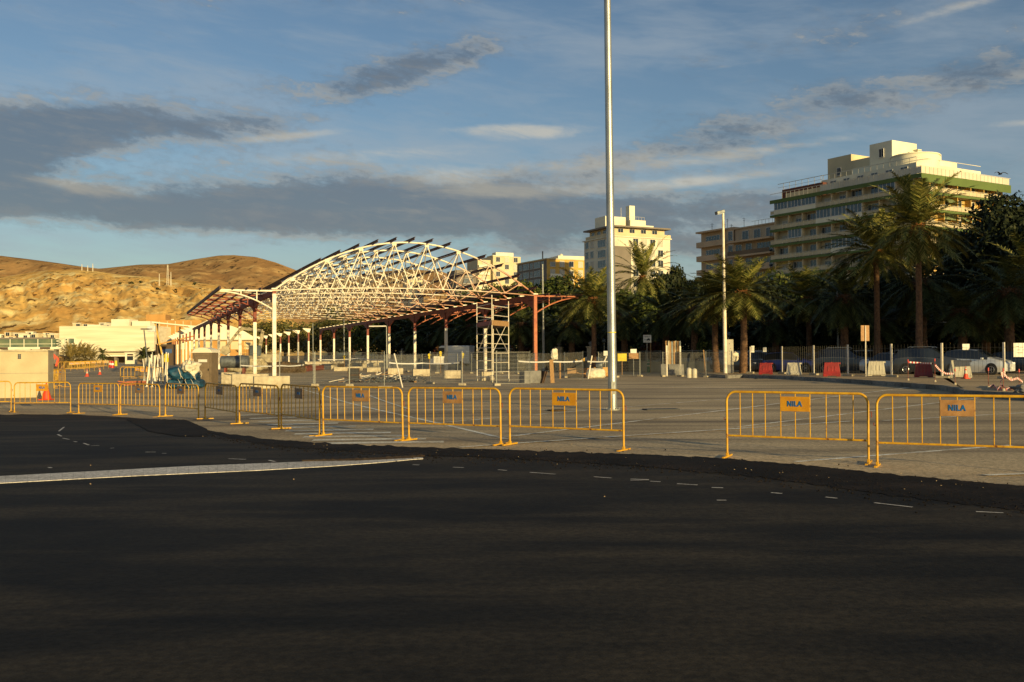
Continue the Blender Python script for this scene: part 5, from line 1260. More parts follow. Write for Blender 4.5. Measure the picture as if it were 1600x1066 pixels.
# ------------------------------------------------------------------ broadleaf trees and backdrop
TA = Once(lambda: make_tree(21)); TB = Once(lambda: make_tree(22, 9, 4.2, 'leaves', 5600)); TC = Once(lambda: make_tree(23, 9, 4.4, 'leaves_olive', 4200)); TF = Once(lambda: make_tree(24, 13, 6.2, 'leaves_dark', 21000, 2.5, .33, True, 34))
GT = 'broadleaf trees behind the palms'
def tree(f, px, top, Y, w_, lb, H=9.):
    if px < 800: y2 = YB(px)+22; w_ *= max(1,min(1.6,y2/Y)); Y = max(Y,y2)
    z = W(px, top, Y).z; k = z/H; f((XY(px,Y),Y,0), px*.7, lb, GT, (w_,w_,k))
TL = [(1590,303,104,1.25,TF,'huge dark ficus crown at the right edge, beside the hotel',13.),(1525,352,110,1.0,TF,'lower left shoulder of the dark ficus group right of the tallest palm',13.),
 (1640,340,96,1.2,TF,'dark ficus cut by the right edge of the photo',13.),
 (1470,430,108,1.1,TA,'dark tree behind the tallest palm trunk',9.),(1400,425,112,1.2,TA,'dark tree below the right half of the hotel',9.),(1345,440,112,1.2,TA,'dark tree under the middle of the hotel',9.),
 (1290,430,116,1.2,TA,'dark tree under the left half of the hotel',9.),(1240,425,120,1.2,TB,'dark tree at the left foot of the hotel',9.),(1190,440,118,1.1,TA,'dark tree behind the sunlit wide palm',9.),
 (1140,445,120,1.1,TB,'tree under the beige flats behind the cream lamp post',9.),(1095,438,124,1.1,TA,'tree left of the beige flats',9.),(1058,418,132,.7,TA,'narrow dark tree in front of the right corner of the white flats',9.),
 (1035,430,128,1.0,TA,'dark tree below the right half of the white flats',9.),(985,455,126,1.2,TB,'tree behind the galvanised pole, right side',9.),(945,455,130,1.2,TB,'tree behind the galvanised pole, left side',9.),
 (905,450,134,1.2,TB,'green-topped tree below the yellow flats, right one',9.),(870,432,140,1.2,TB,'green-topped tree below the yellow flats, tallest one',9.),(832,440,146,1.3,TB,'green-topped tree below the yellow flats, middle one',9.),
 (795,445,152,1.3,TB,'green-topped tree left of the yellow flats, behind the roof haunch',9.),(755,450,158,1.4,TB,'tree seen through the right end of the lattice',9.),(712,468,164,1.5,TA,'dark tree behind the lattice above the scaffold tower',9.),
 (672,478,170,1.5,TA,'dark tree behind the lattice, above the white notice board',9.),(632,484,178,1.5,TA,'dark tree behind the lattice, above the scrap heap',9.),(592,488,188,1.6,TB,'tree behind the middle columns',9.),
 (552,492,200,1.7,TC,'olive tree behind the farther middle columns',9.),(515,496,212,1.7,TC,'olive tree right of the pale palm crown',9.),(478,500,226,1.8,TC,'olive tree behind the capped columns, right one',9.),
 (446,498,240,1.9,TC,'olive tree behind the capped columns, middle one',9.),(414,503,256,1.9,TC,'olive tree behind the capped columns, left one',9.),(386,503,300,1.7,TC,'olive tree above the arched white roof',9.),
 (1360,480,103,1.2,TA,'dark understorey tree left of the tallest palm trunk',9.),(1310,490,104,1.2,TA,'dark understorey tree behind the black off-road car',9.),(1260,495,106,1.2,TA,'dark understorey tree behind the blue car',9.),
 (1210,500,110,1.2,TA,'dark understorey tree behind the white car',9.),(1150,500,112,1.2,TA,'dark understorey tree behind the service pillar',9.),(1090,505,116,1.2,TA,'dark understorey tree behind the white bollards',9.),
 (1420,490,101,1.2,TA,'dark understorey tree right of the tallest palm trunk',9.),(1480,485,100,1.2,TA,'dark understorey tree above the estate car',9.),(1540,480,98,1.2,TA,'dark understorey tree above the white hatchback',9.),(1600,470,96,1.2,TA,'dark understorey tree at the right edge',9.),
 (1030,505,120,1.2,TA,'dark understorey tree right of the parking notice',9.),(965,505,122,1.2,TA,'dark understorey tree behind the yellow notice board',9.),(905,505,128,1.2,TA,'dark understorey tree behind the left ochre barriers',9.),(850,505,134,1.2,TA,'dark understorey tree behind the rusty column',9.),(790,508,142,1.2,TA,'dark understorey tree behind the right edge of the scaffold tower',9.),(735,510,150,1.3,TA,'dark understorey tree left of the scaffold tower',9.),(680,512,158,1.4,TA,'dark understorey tree behind the white notice board',9.),(630,514,166,1.4,TA,'dark understorey tree behind the leaning prop',9.)]
for px,top,Y,w_,f,lb,H in TL: tree(f,px,top,Y,w_,lb,H)
# unseen ficus rows added out of frame on the right to shade the park
# (high crowns and gaps shaped by where their shade should fall)
TG = Once(lambda: make_tree(25, 14.5, 5.6, 'leaves_dark', 9000, 8.2, .5, True, 26))
GO = 'unseen ficus trees added beyond the right edge for their shade'
for k in range(2,7):
    x, y = 37+k*5, 56-k*3.5
    TG((x,y,0),k*1.3,'unseen ficus added beyond the right edge to shade the park',GO,(1,1,1.08))
for k in range(4):
    TG((53+k*6,61-k*4,0),k*2.1,'unseen ficus added beyond the right edge to shade the park',GO,(1.1,1.1,1.12))
# red hedge and small cypresses by the wall
CY_ = Once(make_conifer)
for px,Y,k,lb in [(1238,96,.75,'small cypress in the shade behind the blue car'),(1291,97,.8,'small cypress behind the grey car'),(1405,98,.6,'small cypress behind the low silver car'),(1527,95,.75,'small cypress above the white hatchback'),(1192,97,.6,'small cypress behind the white car')]:
    CY_((XY(px,Y),Y,.2),px,lb,'small cypresses behind the cars',k)
# shrubs on the wall line
def make_shrub(mt, seed): 
    R = random.Random(seed); b = MB()
    for k in range(6): leaf_cloud(b,(R.uniform(-1,1),R.uniform(-.4,.4),.6+R.random()*.5),(.7,.6,.6),220,R,.22,.3)
    return tag(b.ob('shrub', mt, fix=False), '', 'shrub')
SR = Once(lambda: make_shrub('leaves_red',5)); SG = Once(lambda: make_shrub('leaves',6))
for px,Y,f,k,lb in [(1025,114,SR,1.5,'reddish shrub right of the parking notice'),(822,128,SR,1.2,'reddish shrub behind the wall right of the scaffold tower'),(1115,104,SG,1.6,'green shrub at the foot of the orange-lit palm'),(760,138,SG,1.4,'green shrub behind the scaffold tower'),(1000,116,SG,1.6,'green shrub left of the parking notice'),(690,150,SR,1.4,'reddish shrub behind the white notice board')]:
    f((XY(px,Y),Y,1.0),px,lb,None,(k,k,k))
b = MB(); R = random.Random(41)
for i in range(170):
    if i < 60: px = R.gauss(55,35); py = R.gauss(520,4)
    elif i < 110: px = R.gauss(262,22); py = R.gauss(487,5)
    else: px = R.uniform(-20,360); py = R.uniform(440,525)
    t_ = (557-py)/ (557-lerp_poly(NP,px)); Y = 470+480*min(1,max(.02,t_*.75)); p = W(px,py,Y)
    k = R.uniform(1.0,3.2)*(1.6 if i < 110 else .8); leaf_cloud(b,p,(k*1.5,k,k*.8),26,R,k*.9,.1)
tag(b.ob('hill_scrub','leaves_dark',fix=False),'dark scrub scattered over the sunlit hillside',None,None,'stuff')
# ================================================================== buildings
def win_mesh(w, h, mt='glass_win', fr='white_paint', cols=2, shutter=0., d=.12):
    b = MB(); b.box((0,.02,h/2),(w,.04,h),mi=0)
    f = .07
    for x in (-w/2,w/2): b.box((x,-.02,h/2),(f,d,h+f),mi=1)
    for z in (0,h): b.box((0,-.02,z),(w+f,d,f),mi=1)
    for k in range(1,cols): b.box((-w/2+w*k/cols,-.01,h/2),(f*.8,d*.8,h),mi=1)
    b.box((0,-.06,-.06),(w+.2,.22,.06),mi=1)
    if shutter: b.box((0,-.02,h*(1-shutter/2)),(w-.04,.05,h*shutter),mi=2)
    return b.mesh('window',[mt,fr,'white_plastic' if shutter else fr])
def put(me, parent, loc, rz=0, name='window', sc=None):
    o = bpy.data.objects.new(name, me); COL.objects.link(o); o.parent = parent; o.location = loc; o.rotation_euler = (0,0,rz)
    if sc: o.scale = sc
    return o
def wallmat(n, c, k=.88, s=.25): 
    c2 = tuple(v*k*.8 for v in c[:3])+(1,); mm(n, c, .9, 0, c2, s, detail=9, contrast=(.4,.85), bump=.2, bscale=3)
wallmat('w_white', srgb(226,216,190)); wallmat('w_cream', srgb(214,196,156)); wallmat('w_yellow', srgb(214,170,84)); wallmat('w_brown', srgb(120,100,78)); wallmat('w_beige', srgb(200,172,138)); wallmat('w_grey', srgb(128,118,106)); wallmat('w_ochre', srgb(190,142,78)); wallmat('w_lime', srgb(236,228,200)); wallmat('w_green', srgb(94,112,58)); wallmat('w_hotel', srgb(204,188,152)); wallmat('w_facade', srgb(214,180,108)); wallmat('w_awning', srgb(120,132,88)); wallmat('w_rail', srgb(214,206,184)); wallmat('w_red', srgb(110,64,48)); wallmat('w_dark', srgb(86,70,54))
RL = -pi/2
def shell(t, w, l, z0, z1, mt, x0=0, y0=0, name='wall'):
    b = MB(); b.bb(x0,x0+w,y0,y0+l,z0,z1); return b.ob(name, mt, t)
# --- hotel with green bands
cy = 172.; t = thing('hotel_building',(XY(1440,cy),cy,0),radians(31),'large hotel with green balcony bands and white rooftop blocks on the right','building'); HT = 32.8; LL_, RR_ = 33.8, 23.8
shell(t,RR_,LL_,0,HT-.4,'w_hotel')
wA = win_mesh(1.5,2.1,cols=2); wB = win_mesh(1.3,1.5,cols=2,shutter=.4); wC = win_mesh(2.9,2.1,cols=4); wD = win_mesh(1.4,2.2,cols=2,shutter=.3,mt='glass_dark')
R = random.Random(4)
for k in range(11):
    z = HT-3.0*k; D_ = 1.35
    b = MB(); b.bb(-D_,.0,-D_,LL_,z-.32,z-.02); b.bb(.001,RR_+.3,-D_,-.001,z-.32,z-.02); b.ob('balcony_slab','w_hotel',t)
    g_ = .62 if k == 0 else .36
    b = MB(); b.bb(-D_-.08,-D_-.003,-D_-.08,LL_+.05,z-g_,z+.1); b.bb(-D_+.0,RR_+.4,-D_-.08,-D_-.003,z-g_*(2.2 if k == 0 else 1),z+.1); b.ob('green_band','w_green',t)
    if k < 9:
        b = MB(); h_ = 1.0 if k else 1.35
        b.bb(-D_-.02,-D_+.02,-D_,LL_,z+.98 if k else z+1.3,z+1.04 if k else z+1.38); b.bb(-D_,RR_+.3,-D_-.02,-D_+.02,z+.98 if k else z+1.3,z+1.04 if k else z+1.38)
        n_ = int(LL_/1.1)
        for i in range(n_): b.bb(-D_-.02,-D_+.03,i*1.1-D_,i*1.1-D_+.06,z+.1,z+h_)
        for i in range(int(RR_/1.1)+1): b.bb(i*1.1-D_,i*1.1-D_+.06,-D_-.03,-D_+.02,z+.1,z+h_)
        b.ob('railing','w_rail',t)
        b = MB(); 
        if k == 0: b.bb(-D_+.03,-D_+.06,-D_,LL_*.62,z+.15,z+1.25); b.bb(-D_,RR_,-D_+.03,-D_+.06,z+.15,z+1.25)
        else: b.bb(-D_+.03,-D_+.06,0,LL_,z+.2,z+.9); b.bb(0,RR_,-D_+.03,-D_+.06,z+.2,z+.9)
        b.ob('balcony_panel','w_rail' if k == 0 else 'w_hotel',t)
for k in range(1,8):
    z = HT-3.0*k+.25
    for i in range(9):
        y = 2.2+i*3.6
        if k in (1,) and i > 5 : continue
        put(R.choice([wA,wB,wD]) if (i+k) % 4 else wC, t,(-.06,y,z),RL)
    if k < 6:
        for i in range(6): put(R.choice([wA,wD,wB]),t,(3.0+i*3.8,-.06,z))
b = MB(); b.bb(.03,RR_,-.035,-.004,2,HT-.5); b.ob('wall_finish','w_facade',t)
acm = MB().box((0,0,.3),(.8,.35,.6)).mesh('air_conditioner',['white_plastic']); awm = MB().prism([(0,0),(-.9,-.75),(-.9,-.95),(0,-.25)],-1.3,1.3).mesh('awning',['w_awning'])
for q in range(26):
    k = R.randint(1,7); i = R.randint(0,8); put(acm,t,(-.3,1.0+i*3.6+R.random(),HT-3*k+.1),RL,'air_conditioner')
    if q < 9: put(awm,t,(R.uniform(2,20),-.1,HT-3*R.randint(1,4)-.4),pi/2,'awning')
    if q % 3 == 0: put(awm,t,(-.1,2.2+R.randint(0,8)*3.6,HT-3*R.randint(1,7)-.4),0,'awning')
# partitions between balconies
for i in range(10):
    b = MB(); b.bb(-1.25,0,.25+i*3.6,.42+i*3.6,2,HT-.35); b.ob('partition','w_hotel',t)
for i in range(6):
    b = MB(); b.bb(1.0+i*3.8,1.15+i*3.8,-1.25,0,2,HT-.35); b.ob('partition','w_yellow',t)
# glazed balcony enclosures
wE = win_mesh(3.4,1.75,cols=4,mt='glass_win')
for k,i0,i1 in ((1,6,9),(2,3,6),(1,1,2),(4,3,5),(3,7,8)):
    for i in range(i0,i1): put(wE,t,(-1.28,2.2+i*3.6,HT-3.0*k+1.05),RL,'glazed_balcony')
b = MB()
for k,i0,i1 in ((2,3,6),(4,2,5),(1,6,9)): b.bb(-1.40,-1.30,.4+i0*3.6,.4+i1*3.6,HT-3.0*k-.0,HT-3.0*k+1.02)
b.obs('white_parapet','w_lime',t)
# roof blocks
b = MB(); b.bb(2.5,21,2.5,24,HT-.3,HT+3.0); b.ob('penthouse','w_lime',t)
b = MB(); b.lathe([(4.2,0),(4.2,5.0),(4.35,5.02),(4.35,5.2)],36,(7.6,6.6,HT)); b.ob('round_corner','w_lime',t,smooth=True)
b = MB(); b.bb(6.5,19,6,20,HT+3.0,HT+5.0); b.ob('penthouse','w_lime',t)
for i in range(6): put(wA,t,(2.44,5+i*3.2,HT+.4),RL)
b = MB(); b.bb(4.6,11.6,9.2,14.2,HT+2,HT+8.4); b.bb(11.62,19,9.3,14.1,HT+2,HT+7.2); b.obs('stair_tower','w_lime',t)
b = MB(); b.bb(12.3,19.5,25,31,HT-.3,HT+9.4); b.bb(12.3,17,19,24.98,HT-.3,HT+8.0); b.obs('stair_tower','w_cream',t)
put(win_mesh(1.0,1.6,'black',cols=2),t,(4.54,11.5,HT+5.6),RL); put(win_mesh(1.0,1.6,'black',cols=2),t,(12.24,28,HT+5.5),RL); put(win_mesh(1.2,.8,'black',cols=2),t,(10.5,5.94,HT+3.6))
b = MB(); b.bb(9.2,9.9,7.2,7.9,HT+5,HT+6.6); b.bb(9.0,10.1,7.0,8.1,HT+6.6,HT+6.8); b.bb(14,14.5,12,12.5,HT+7.2,HT+7.9); b.ob('chimney','w_lime',t)
b = MB(); b.bb(1.2,8,22.5,33,HT-.3,HT+2.4); b.ob('roof_shed','w_red',t); b = MB(); b.bb(1.12,1.18,23,32,HT+.2,HT+1.5); b.ob('awning','w_cream',t)
b = MB()
for y in [y*1.6 for y in range(14,21)]: b.bb(.6,.65,y,y+.06,HT+2.2,HT+3.6)
b.bb(.6,.65,22,33.6,HT+3.5,HT+3.6); b.bb(.6,.65,22,33.6,HT+2.8,HT+2.85); b.bb(2.5,2.56,2.5,24,HT+3.9,HT+4.0); b.bb(2.5,21,2.5,2.56,HT+3.9,HT+4.0)
for i in range(16): b.bb(2.5,2.56,2.5+i*1.4,2.56+i*1.4,HT+3,HT+4)
b.ob('roof_railing','w_rail',t)
# --- white flats
cy = 290.; t = thing('apartment_building',(XY(957,cy),cy,0),radians(26),'white flats with grey tiled panel and tall white chimney tower behind the pole','building'); HT = W(957,352,290).z
shell(t,20.5,16,0,HT-3.3,'w_white')
b = MB(); b.bb(-.4,20.9,-.4,16.4,HT-3.3,HT-3.0); b.ob('floor_slab','w_white',t)
b = MB(); b.bb(1.6,19.6,1.6,15.4,HT-3.0,HT-.35); b.ob('top_storey','w_cream',t)
b = MB(); b.bb(-.2,20.7,-.2,16.2,HT-.35,HT+.1); b.ob('roof','w_grey',t)
b = MB(); b.bb(-.06,-.0,0,15,HT-3,HT-2); b.bb(-.06,20.5,-.36,-.3,HT-3,HT-2); b.ob('parapet','w_cream',t)
b = MB(); b.bb(0,6.6,-.07,-.004,4,HT-6.0); b.ob('tiled_panel','w_grey',t)
w1 = win_mesh(1.8,2.0,cols=2,mt='glass_dark'); w2 = win_mesh(1.8,2.0,cols=2,shutter=.96); w3 = win_mesh(4.4,2.1,cols=5,mt='glass_win')
R = random.Random(8)
for k in range(1,9):
    z = HT-3.3-3.05*k+.8
    for i,x in enumerate((8.2,11.3,14.2,17.0,19.2)):
        if x > 19: continue
        put(w1 if R.random() < .6 else w2,t,(x,-.05,z))
    put(w1,t,(-.05,14.2,z),RL); put(w2 if k % 2 else w1,t,(-.05,11.2,z),RL); put(w3,t,(-.05,5.6,z-.3),RL)
for i in range(4): put(w1,t,(4+i*4,1.55,HT-2.6)); put(w1,t,(1.55,3+i*3.4,HT-2.6),RL)
b = MB(); b.bb(4,8,5,9,HT,HT+3.4); b.bb(9,14.5,4,9,HT,HT+2.6); b.bb(15,18,5,9,HT,HT+1.3); b.bb(1.5,3.5,6,12,HT,HT+3.6); b.obs('roof_block','w_lime',t)
b = MB(); b.bb(10.0,11.9,6,8,HT,HT+7.2); b.ob('chimney_tower','w_lime',t)
b = MB()
for x in range(9,15): b.bb(x,x+.05,4,4.05,HT+2.6,HT+3.6)
b.bb(9,14,4,4.05,HT+3.55,HT+3.6); b.bb(7,7.08,6,6.08,HT+3,HT+6.4); b.ob('roof_railing','w_rail',t)
# --- yellow flats
cy = 340.; t = thing('apartment_building',(XY(855,cy),cy,0),radians(27),'yellow flats with brownish left side behind the park trees','building'); HT = W(855,405,cy).z
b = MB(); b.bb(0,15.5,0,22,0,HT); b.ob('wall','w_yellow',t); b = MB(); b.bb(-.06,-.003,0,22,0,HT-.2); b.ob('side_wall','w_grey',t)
b = MB(); b.bb(-.3,15.8,-.3,22.3,HT,HT+.35); b.ob('roof','w_cream',t)
R = random.Random(18)
for k in range(1,6):
    z = HT-3.0*k+.6
    for i in range(4): put(win_mesh(2.0,1.5,cols=3) if (k,i) == (1,0) else w2 if R.random() < .5 else w1,t,(2.3+i*3.7,-.05,z))
    for i in range(5): put(w3 if i % 2 else w1,t,(-.11,2.8+i*4.1,z-.2),RL)
b = MB(); b.bb(.8,5.6,-1.2,0,HT-6.3,HT-6.0); b.bb(.8,5.6,-1.2,-1.1,HT-6,HT-5); b.ob('balcony','w_lime',t)
b = MB(); b.bb(0,.3,3,3.3,HT,HT+3.0); b.bb(7,7.1,5,5.1,HT,HT+2.2); b.obs('antenna','w_grey',t)
cy = 420.; t = thing('apartment_building',(XY(873,cy),cy,0),radians(20),'white low rooftop of far flats rising behind the yellow flats','building'); HT = W(885,399.5,cy).z
shell(t,12.5,12,0,HT,'w_lime'); b = MB(); b.lathe([(.6,0),(.75,.5),(.3,.9)],10,(1.8,1,HT)); b.ob('water_tank','w_lime',t); put(w1,t,(6,-.05,HT-4))
cy = 410.; t = thing('apartment_building',(XY(771,cy),cy,0),radians(24),'stepped cream flats with glassy left side, left of the yellow flats','building'); HT = W(771,400,cy).z
b = MB(); b.bb(0,12.5,0,14,0,HT); b.bb(-6,-.01,2,14,0,HT-1.6); b.bb(12.51,18,2,14,0,HT-2.4); b.ob('wall','w_cream',t); b = MB(); b.bb(-15,-6.02,3,14,0,HT-6); b.ob('wall','w_grey',t)
b = MB(); b.bb(-.3,8,-.3,6,HT,HT+.3); b.bb(3,11,4,8,HT+.3,HT+2); b.ob('roof','w_lime',t)
for k in range(1,6):
    z = HT-3.0*k+.6
    for i in range(3): put(w1 if (i+k) % 2 else w2,t,(2.2+i*4,-.05,z))
    put(w2,t,(-3,1.95,z-1.6)); put(w3,t,(-10,2.95,z-6)); put(w1,t,(15,1.95,z-2.4))
    b = MB(); b.bb(-5.8,-1,1.0,2,z-2.4,z-2.2); b.bb(-5.8,-1,1.0,1.1,z-2.2,z-1.3); b.ob('balcony','w_lime',t)
cy = 460.; t = thing('apartment_building',(XY(636,cy),cy,0),radians(20),'far cream flats glimpsed through the middle of the lattice roof','building'); HT = W(640,429,cy).z
shell(t,8,8,0,HT,'w_cream')
for k in range(1,5):
    for i in range(2): put(w1,t,(2+i*4,-.05,HT-3*k+.6))
# --- beige flats
cy = 215.; t = thing('apartment_building',(XY(1148,cy),cy,0),radians(31),'beige flats with stacked balconies just right of the cream lamp post top','building'); HT = W(1148,357.5,cy).z
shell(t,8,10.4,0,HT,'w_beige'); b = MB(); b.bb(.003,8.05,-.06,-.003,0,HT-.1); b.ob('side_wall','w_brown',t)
for k in range(1,8):
    z = HT-3.1*k
    b = MB(); b.bb(-1.3,0,2,10.6,z-.2,z); b.bb(-1.3,-1.2,2,10.6,z,z+1.0); b.ob('balcony','w_beige',t)
    put(w3,t,(-.05,6.5,z+.15),RL); put(w1,t,(-.05,1.0,z+.6),RL,'window',(.7,1,1)); put(w2,t,(4,-.11,z+.7)) if k % 2 else None
b = MB(); b.bb(-1.4,0,2,10.7,HT-.05,HT+.3); b.bb(-.1,8.1,-.1,10.5,HT,HT+.4); b.ob('roof','w_beige',t)
b = MB()
for x,y,h in ((1,3,2.6),(3,6,2.0),(5,2,3.0),(2,9,2.4),(6,7,2.2)): b.bb(x,x+.06,y,y+.06,HT,HT+h); b.bb(x-.5,x+.5,y,y+.05,HT+h-.3,HT+h-.25); b.bb(x-.3,x+.3,y,y+.05,HT+h-.7,HT+h-.65)
b.obs('antenna','black',t,3)
cy = 203.; t = thing('apartment_building',(XY(1213,cy),cy,0),radians(31),'stepped beige flats with overhanging roofs touching the left end of the hotel','building'); HT = W(1213,361,cy).z
shell(t,6,12.5,0,HT-1.2,'w_beige',.5,0)
for k in range(0,8):
    z = HT-1.2-3.1*k
    b = MB(); b.bb(-1.6,.5,0,12.6,z-.25,z+.1); b.ob('floor_slab','w_beige',t)
    if k: b = MB(); b.bb(-1.5,-1.42,.3,12.4,z+.1,z+1.0); b.ob('balcony','w_brown' if k == 1 else 'w_beige',t); put(w3,t,(.45,3.3,z+.3),RL); put(w1,t,(.45,8,z+.6),RL); put(w1,t,(.45,11,z+.6),RL)
b = MB(); b.bb(1.5,6,1,13.8,HT-1.1,HT+1.8); b.bb(1.2,6.3,-.2,14,HT+1.81,HT+2.1); b.ob('top_storey','w_beige',t)
for y in (3,6.5,10): put(w1,t,(1.45,y,HT-.8),RL)
b = MB()
for y in range(0,8): b.bb(1.3,1.35,y,y+.05,HT+2.1,HT+3)
b.bb(1.3,1.35,0,8,HT+2.95,HT+3.02); b.ob('roof_railing','w_rail',t)
# --- far left: pale cube building, glass footbridge
Y0 = 378.; xl = XY(92.5,Y0); xr = XY(243,Y0); zt = W(150,509.7,Y0).z; zb = W(150,549.5,Y0).z
mm('w_board', srgb(238,226,194), .85, 0, srgb(216,200,166), .35, detail=10, stretch=(.15,1,2.6))
t = thing('cube_building',(xl,Y0,0),radians(-2),'big windowless pale board-clad building at the foot of the hill','building'); w_ = xr-xl
b = MB(); b.bb(0,w_,0,26,zb,zt); b.ob('wall','w_board',t)
b = MB(); b.bb(4,17,.4,25,0,zb); b.ob('lower_wall','w_board',t); b = MB(); b.bb(17,w_,9,25,0,zb); b.ob('lower_wall','w_grey',t)
b = MB(); b.bb(17.2,w_-4,-3.5,8.9,zb-1.9,zb-1.3); b.ob('canopy','w_lime',t); b = MB(); b.bb(17.5,w_-5,-3,-2.7,zb-1.25,zb-.5); b.ob('canopy_rail','w_cream',t)
b = MB()
for x in (22,31): b.bb(x,x+.9,-2,0,0,zb-1.9)
b.obs('pier','w_grey',t)
b = MB(); b.bb(6.3,16.6,.3,.36,2.4,zb-.4) if False else b.bb(w_-9,w_-2,1,9,zt,zt+1.8); b.bb(w_-17,w_-10,1,9,zt,zt+2.6); b.bb(10,15,2,9,zt,zt+.6); b.bb(20,24,2,9,zt,zt+1.0); b.obs('roof_block','w_lime',t)
q = MB(); q.bb(2.3,6.4,-.5,.2,zb+.4,zb+5.4); q.ob('window_surround','w_lime',t)
for z in (zb+.9,zb+3.1): put(win_mesh(3.4,1.9,'glass_green',cols=2),t,(4.35,-.56,z))
p = Vector((XY(206,300),300,0)); t = thing('kiosk',p,0,'small white kiosk with dark window under the pale cube building','kiosk'); h_ = 3.3
MB().box((0,0,h_/2),(3.1,2.6,h_)).ob('wall','w_lime',t,bevel=.05); MB().box((0,0,h_+.1),(3.4,3,.2)).ob('roof','w_lime',t); put(win_mesh(1.9,1.3,'glass_dark',cols=1),t,(0,-1.36,1.1)); put(win_mesh(1.6,.3,'black',cols=3,fr='w_red'),t,(0,-1.36,2.7),0,'sign_strip')
p = Vector((XY(220,296),296,0)); t = thing('container_bin',p,0,'grey-green waste container right of the white kiosk','container'); MB().box((0,0,.9),(1.6,1.4,1.8),taper=.95).ob('body','toilet',t,bevel=.05); MB().box((0,0,1.85),(1.7,1.5,.15)).ob('lid','black',t,bevel=.03)
Y1 = 330.; xl = XY(-160,Y1); xr = XY(96,Y1); z0 = W(40,546,Y1).z; z1 = W(40,527.5,Y1).z; t = thing('glass_footbridge',(xl,Y1,0),0,'long raised glass walkway with white floor edge at the far left','footbridge'); w_ = xr-xl
MB().bb(0,w_-4,-.2,4.2,z1-.55,z1).ob('roof','w_grey',t); MB().bb(0,w_,-.3,4.3,z0,z0+.75).ob('floor','w_lime',t); MB().bb(0,w_-2,.02,.08,z0+.75,z1-.55).ob('glass_wall','glass_green',t); MB().bb(0,w_-2,3.9,3.98,z0+.75,z1-.55).ob('back_wall','glass_green',t)
b = MB(); x = .4
while x < w_-2: b.bb(x,x+.22,-.15,0,z0+.7,z1-.5); x += 4.6
b.bb(0,w_-2,-.12,-.02,z0+1.7,z0+1.85); b.ob('mullion','w_lime',t)
b = MB()
for x in (w_-3,w_-20,w_-38): b.bb(x,x+.8,1,3,0,z0)
b.obs('pier','w_grey',t)
b = MB()
for i in range(4): zz = z0+i*.9; b.bar((w_-1.8,-.1,zz),(w_+2.2,-.1,zz+.9),.14); b.bar((w_+2.2,-.1,zz),(w_-1.8,-.1,zz+.9),.14)
b.bar((w_+2.2,-.1,z0),(w_+2.2,-.1,z1-.3),.3); b.ob('end_truss','w_lime',t)
for x in (w_-30,w_-21,w_-7): MB().bb(x,x+3.4,-.34,-.31,z0+.05,z0+.7).ob('dark_panel','w_dark',t)
# board screen + orange sign by the block
p = Vector((XY(101,175),175,0)); t = thing('board_screen',p,0,'tall ribbed tan screen right of the low concrete block','screen'); z = W(101,556,175).z
b = MB()
for i in range(7): b.box((-1.2+i*.35,0,z/2-.2),(.27,.15,z+.4))
b.ob('boards','wood',t); MB().box((-.15,.12,z/2),(2.5,.08,z)).ob('panel','concrete',t)
p = Vector((XY(88,170),170,0)); t = thing('orange_machine',p,.3,'small orange lifting machine between the concrete block and the tan screen','machine'); b = MB(); b.bar((0,0,.4),(.3,0,1.7),.35); b.bar((.3,0,1.7),(-.5,0,2.5),.25); b.bar((-.5,0,2.5),(-.2,0,1.6),.2); b.ob('arm','cone_orange',t); MB().box((0,.3,.5),(1.3,.8,.7)).ob('body','wood_dark',t,bevel=.1)
# workers' clutter on the far road
for i,(px,py,mt,lb) in enumerate([(172.5,572,'tape_red','small red and white barrel on the far road, left one'),(175.5,573,'tape_red','small red and white barrel on the far road, right one'),(181,570,'hi_yellow','small yellow box barrier on the far road')]):
    p = G(px,py+2); t = thing('traffic_barrel',(p.x,p.y,0),0,lb,'traffic barrel'); b = MB(); b.lathe([(.35,0),(.3,.5)],14); b.ob('body',mt,t); MB().lathe([(.3,.5),(.28,.85)],14).ob('band','tape' if i < 2 else 'hi_yellow',t); MB().lathe([(.28,.85),(.25,1.2),(.1,1.25)],14).ob('top',mt,t)
# --- arched hall behind the frame
hm = Matrix.Translation((HX,HY,0)) @ Matrix.Rotation(HA,4,'Z')
p = hm @ Vector((0,15.7*BAY,0)); t = thing('arched_hall',p,HA,'ochre hall with white arched roof at the end of the column rows','building')
b = MB(); n_ = 24; pts = [(SPAN*i/n_, arch(SPAN*i/n_)) for i in range(n_+1)]
b.prism([(0,EV-.3),(SPAN,EV-.3)]+pts[::-1],0,45,ax='y'); b.ob('roof','w_lime',t)
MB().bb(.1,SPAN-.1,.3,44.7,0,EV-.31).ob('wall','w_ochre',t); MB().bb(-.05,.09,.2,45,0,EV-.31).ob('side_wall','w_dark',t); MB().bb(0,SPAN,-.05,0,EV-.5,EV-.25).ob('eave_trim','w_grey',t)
for i in range(6): MB().bb(1.3+i*4.1,3.9+i*4.1,.2,.28,EV-3.3,EV-.8).ob('panel','w_cream',t)
MB().bb(9.2,12.2,.18,.26,EV-4.8,EV-3.6).ob('sign_strip','sign_white',t)
for i in range(5): MB().bb(2+i*5,2.25+i*5,.12,.26,0,EV-.8).ob('pilaster','w_yellow',t)
for k in (0,): pass
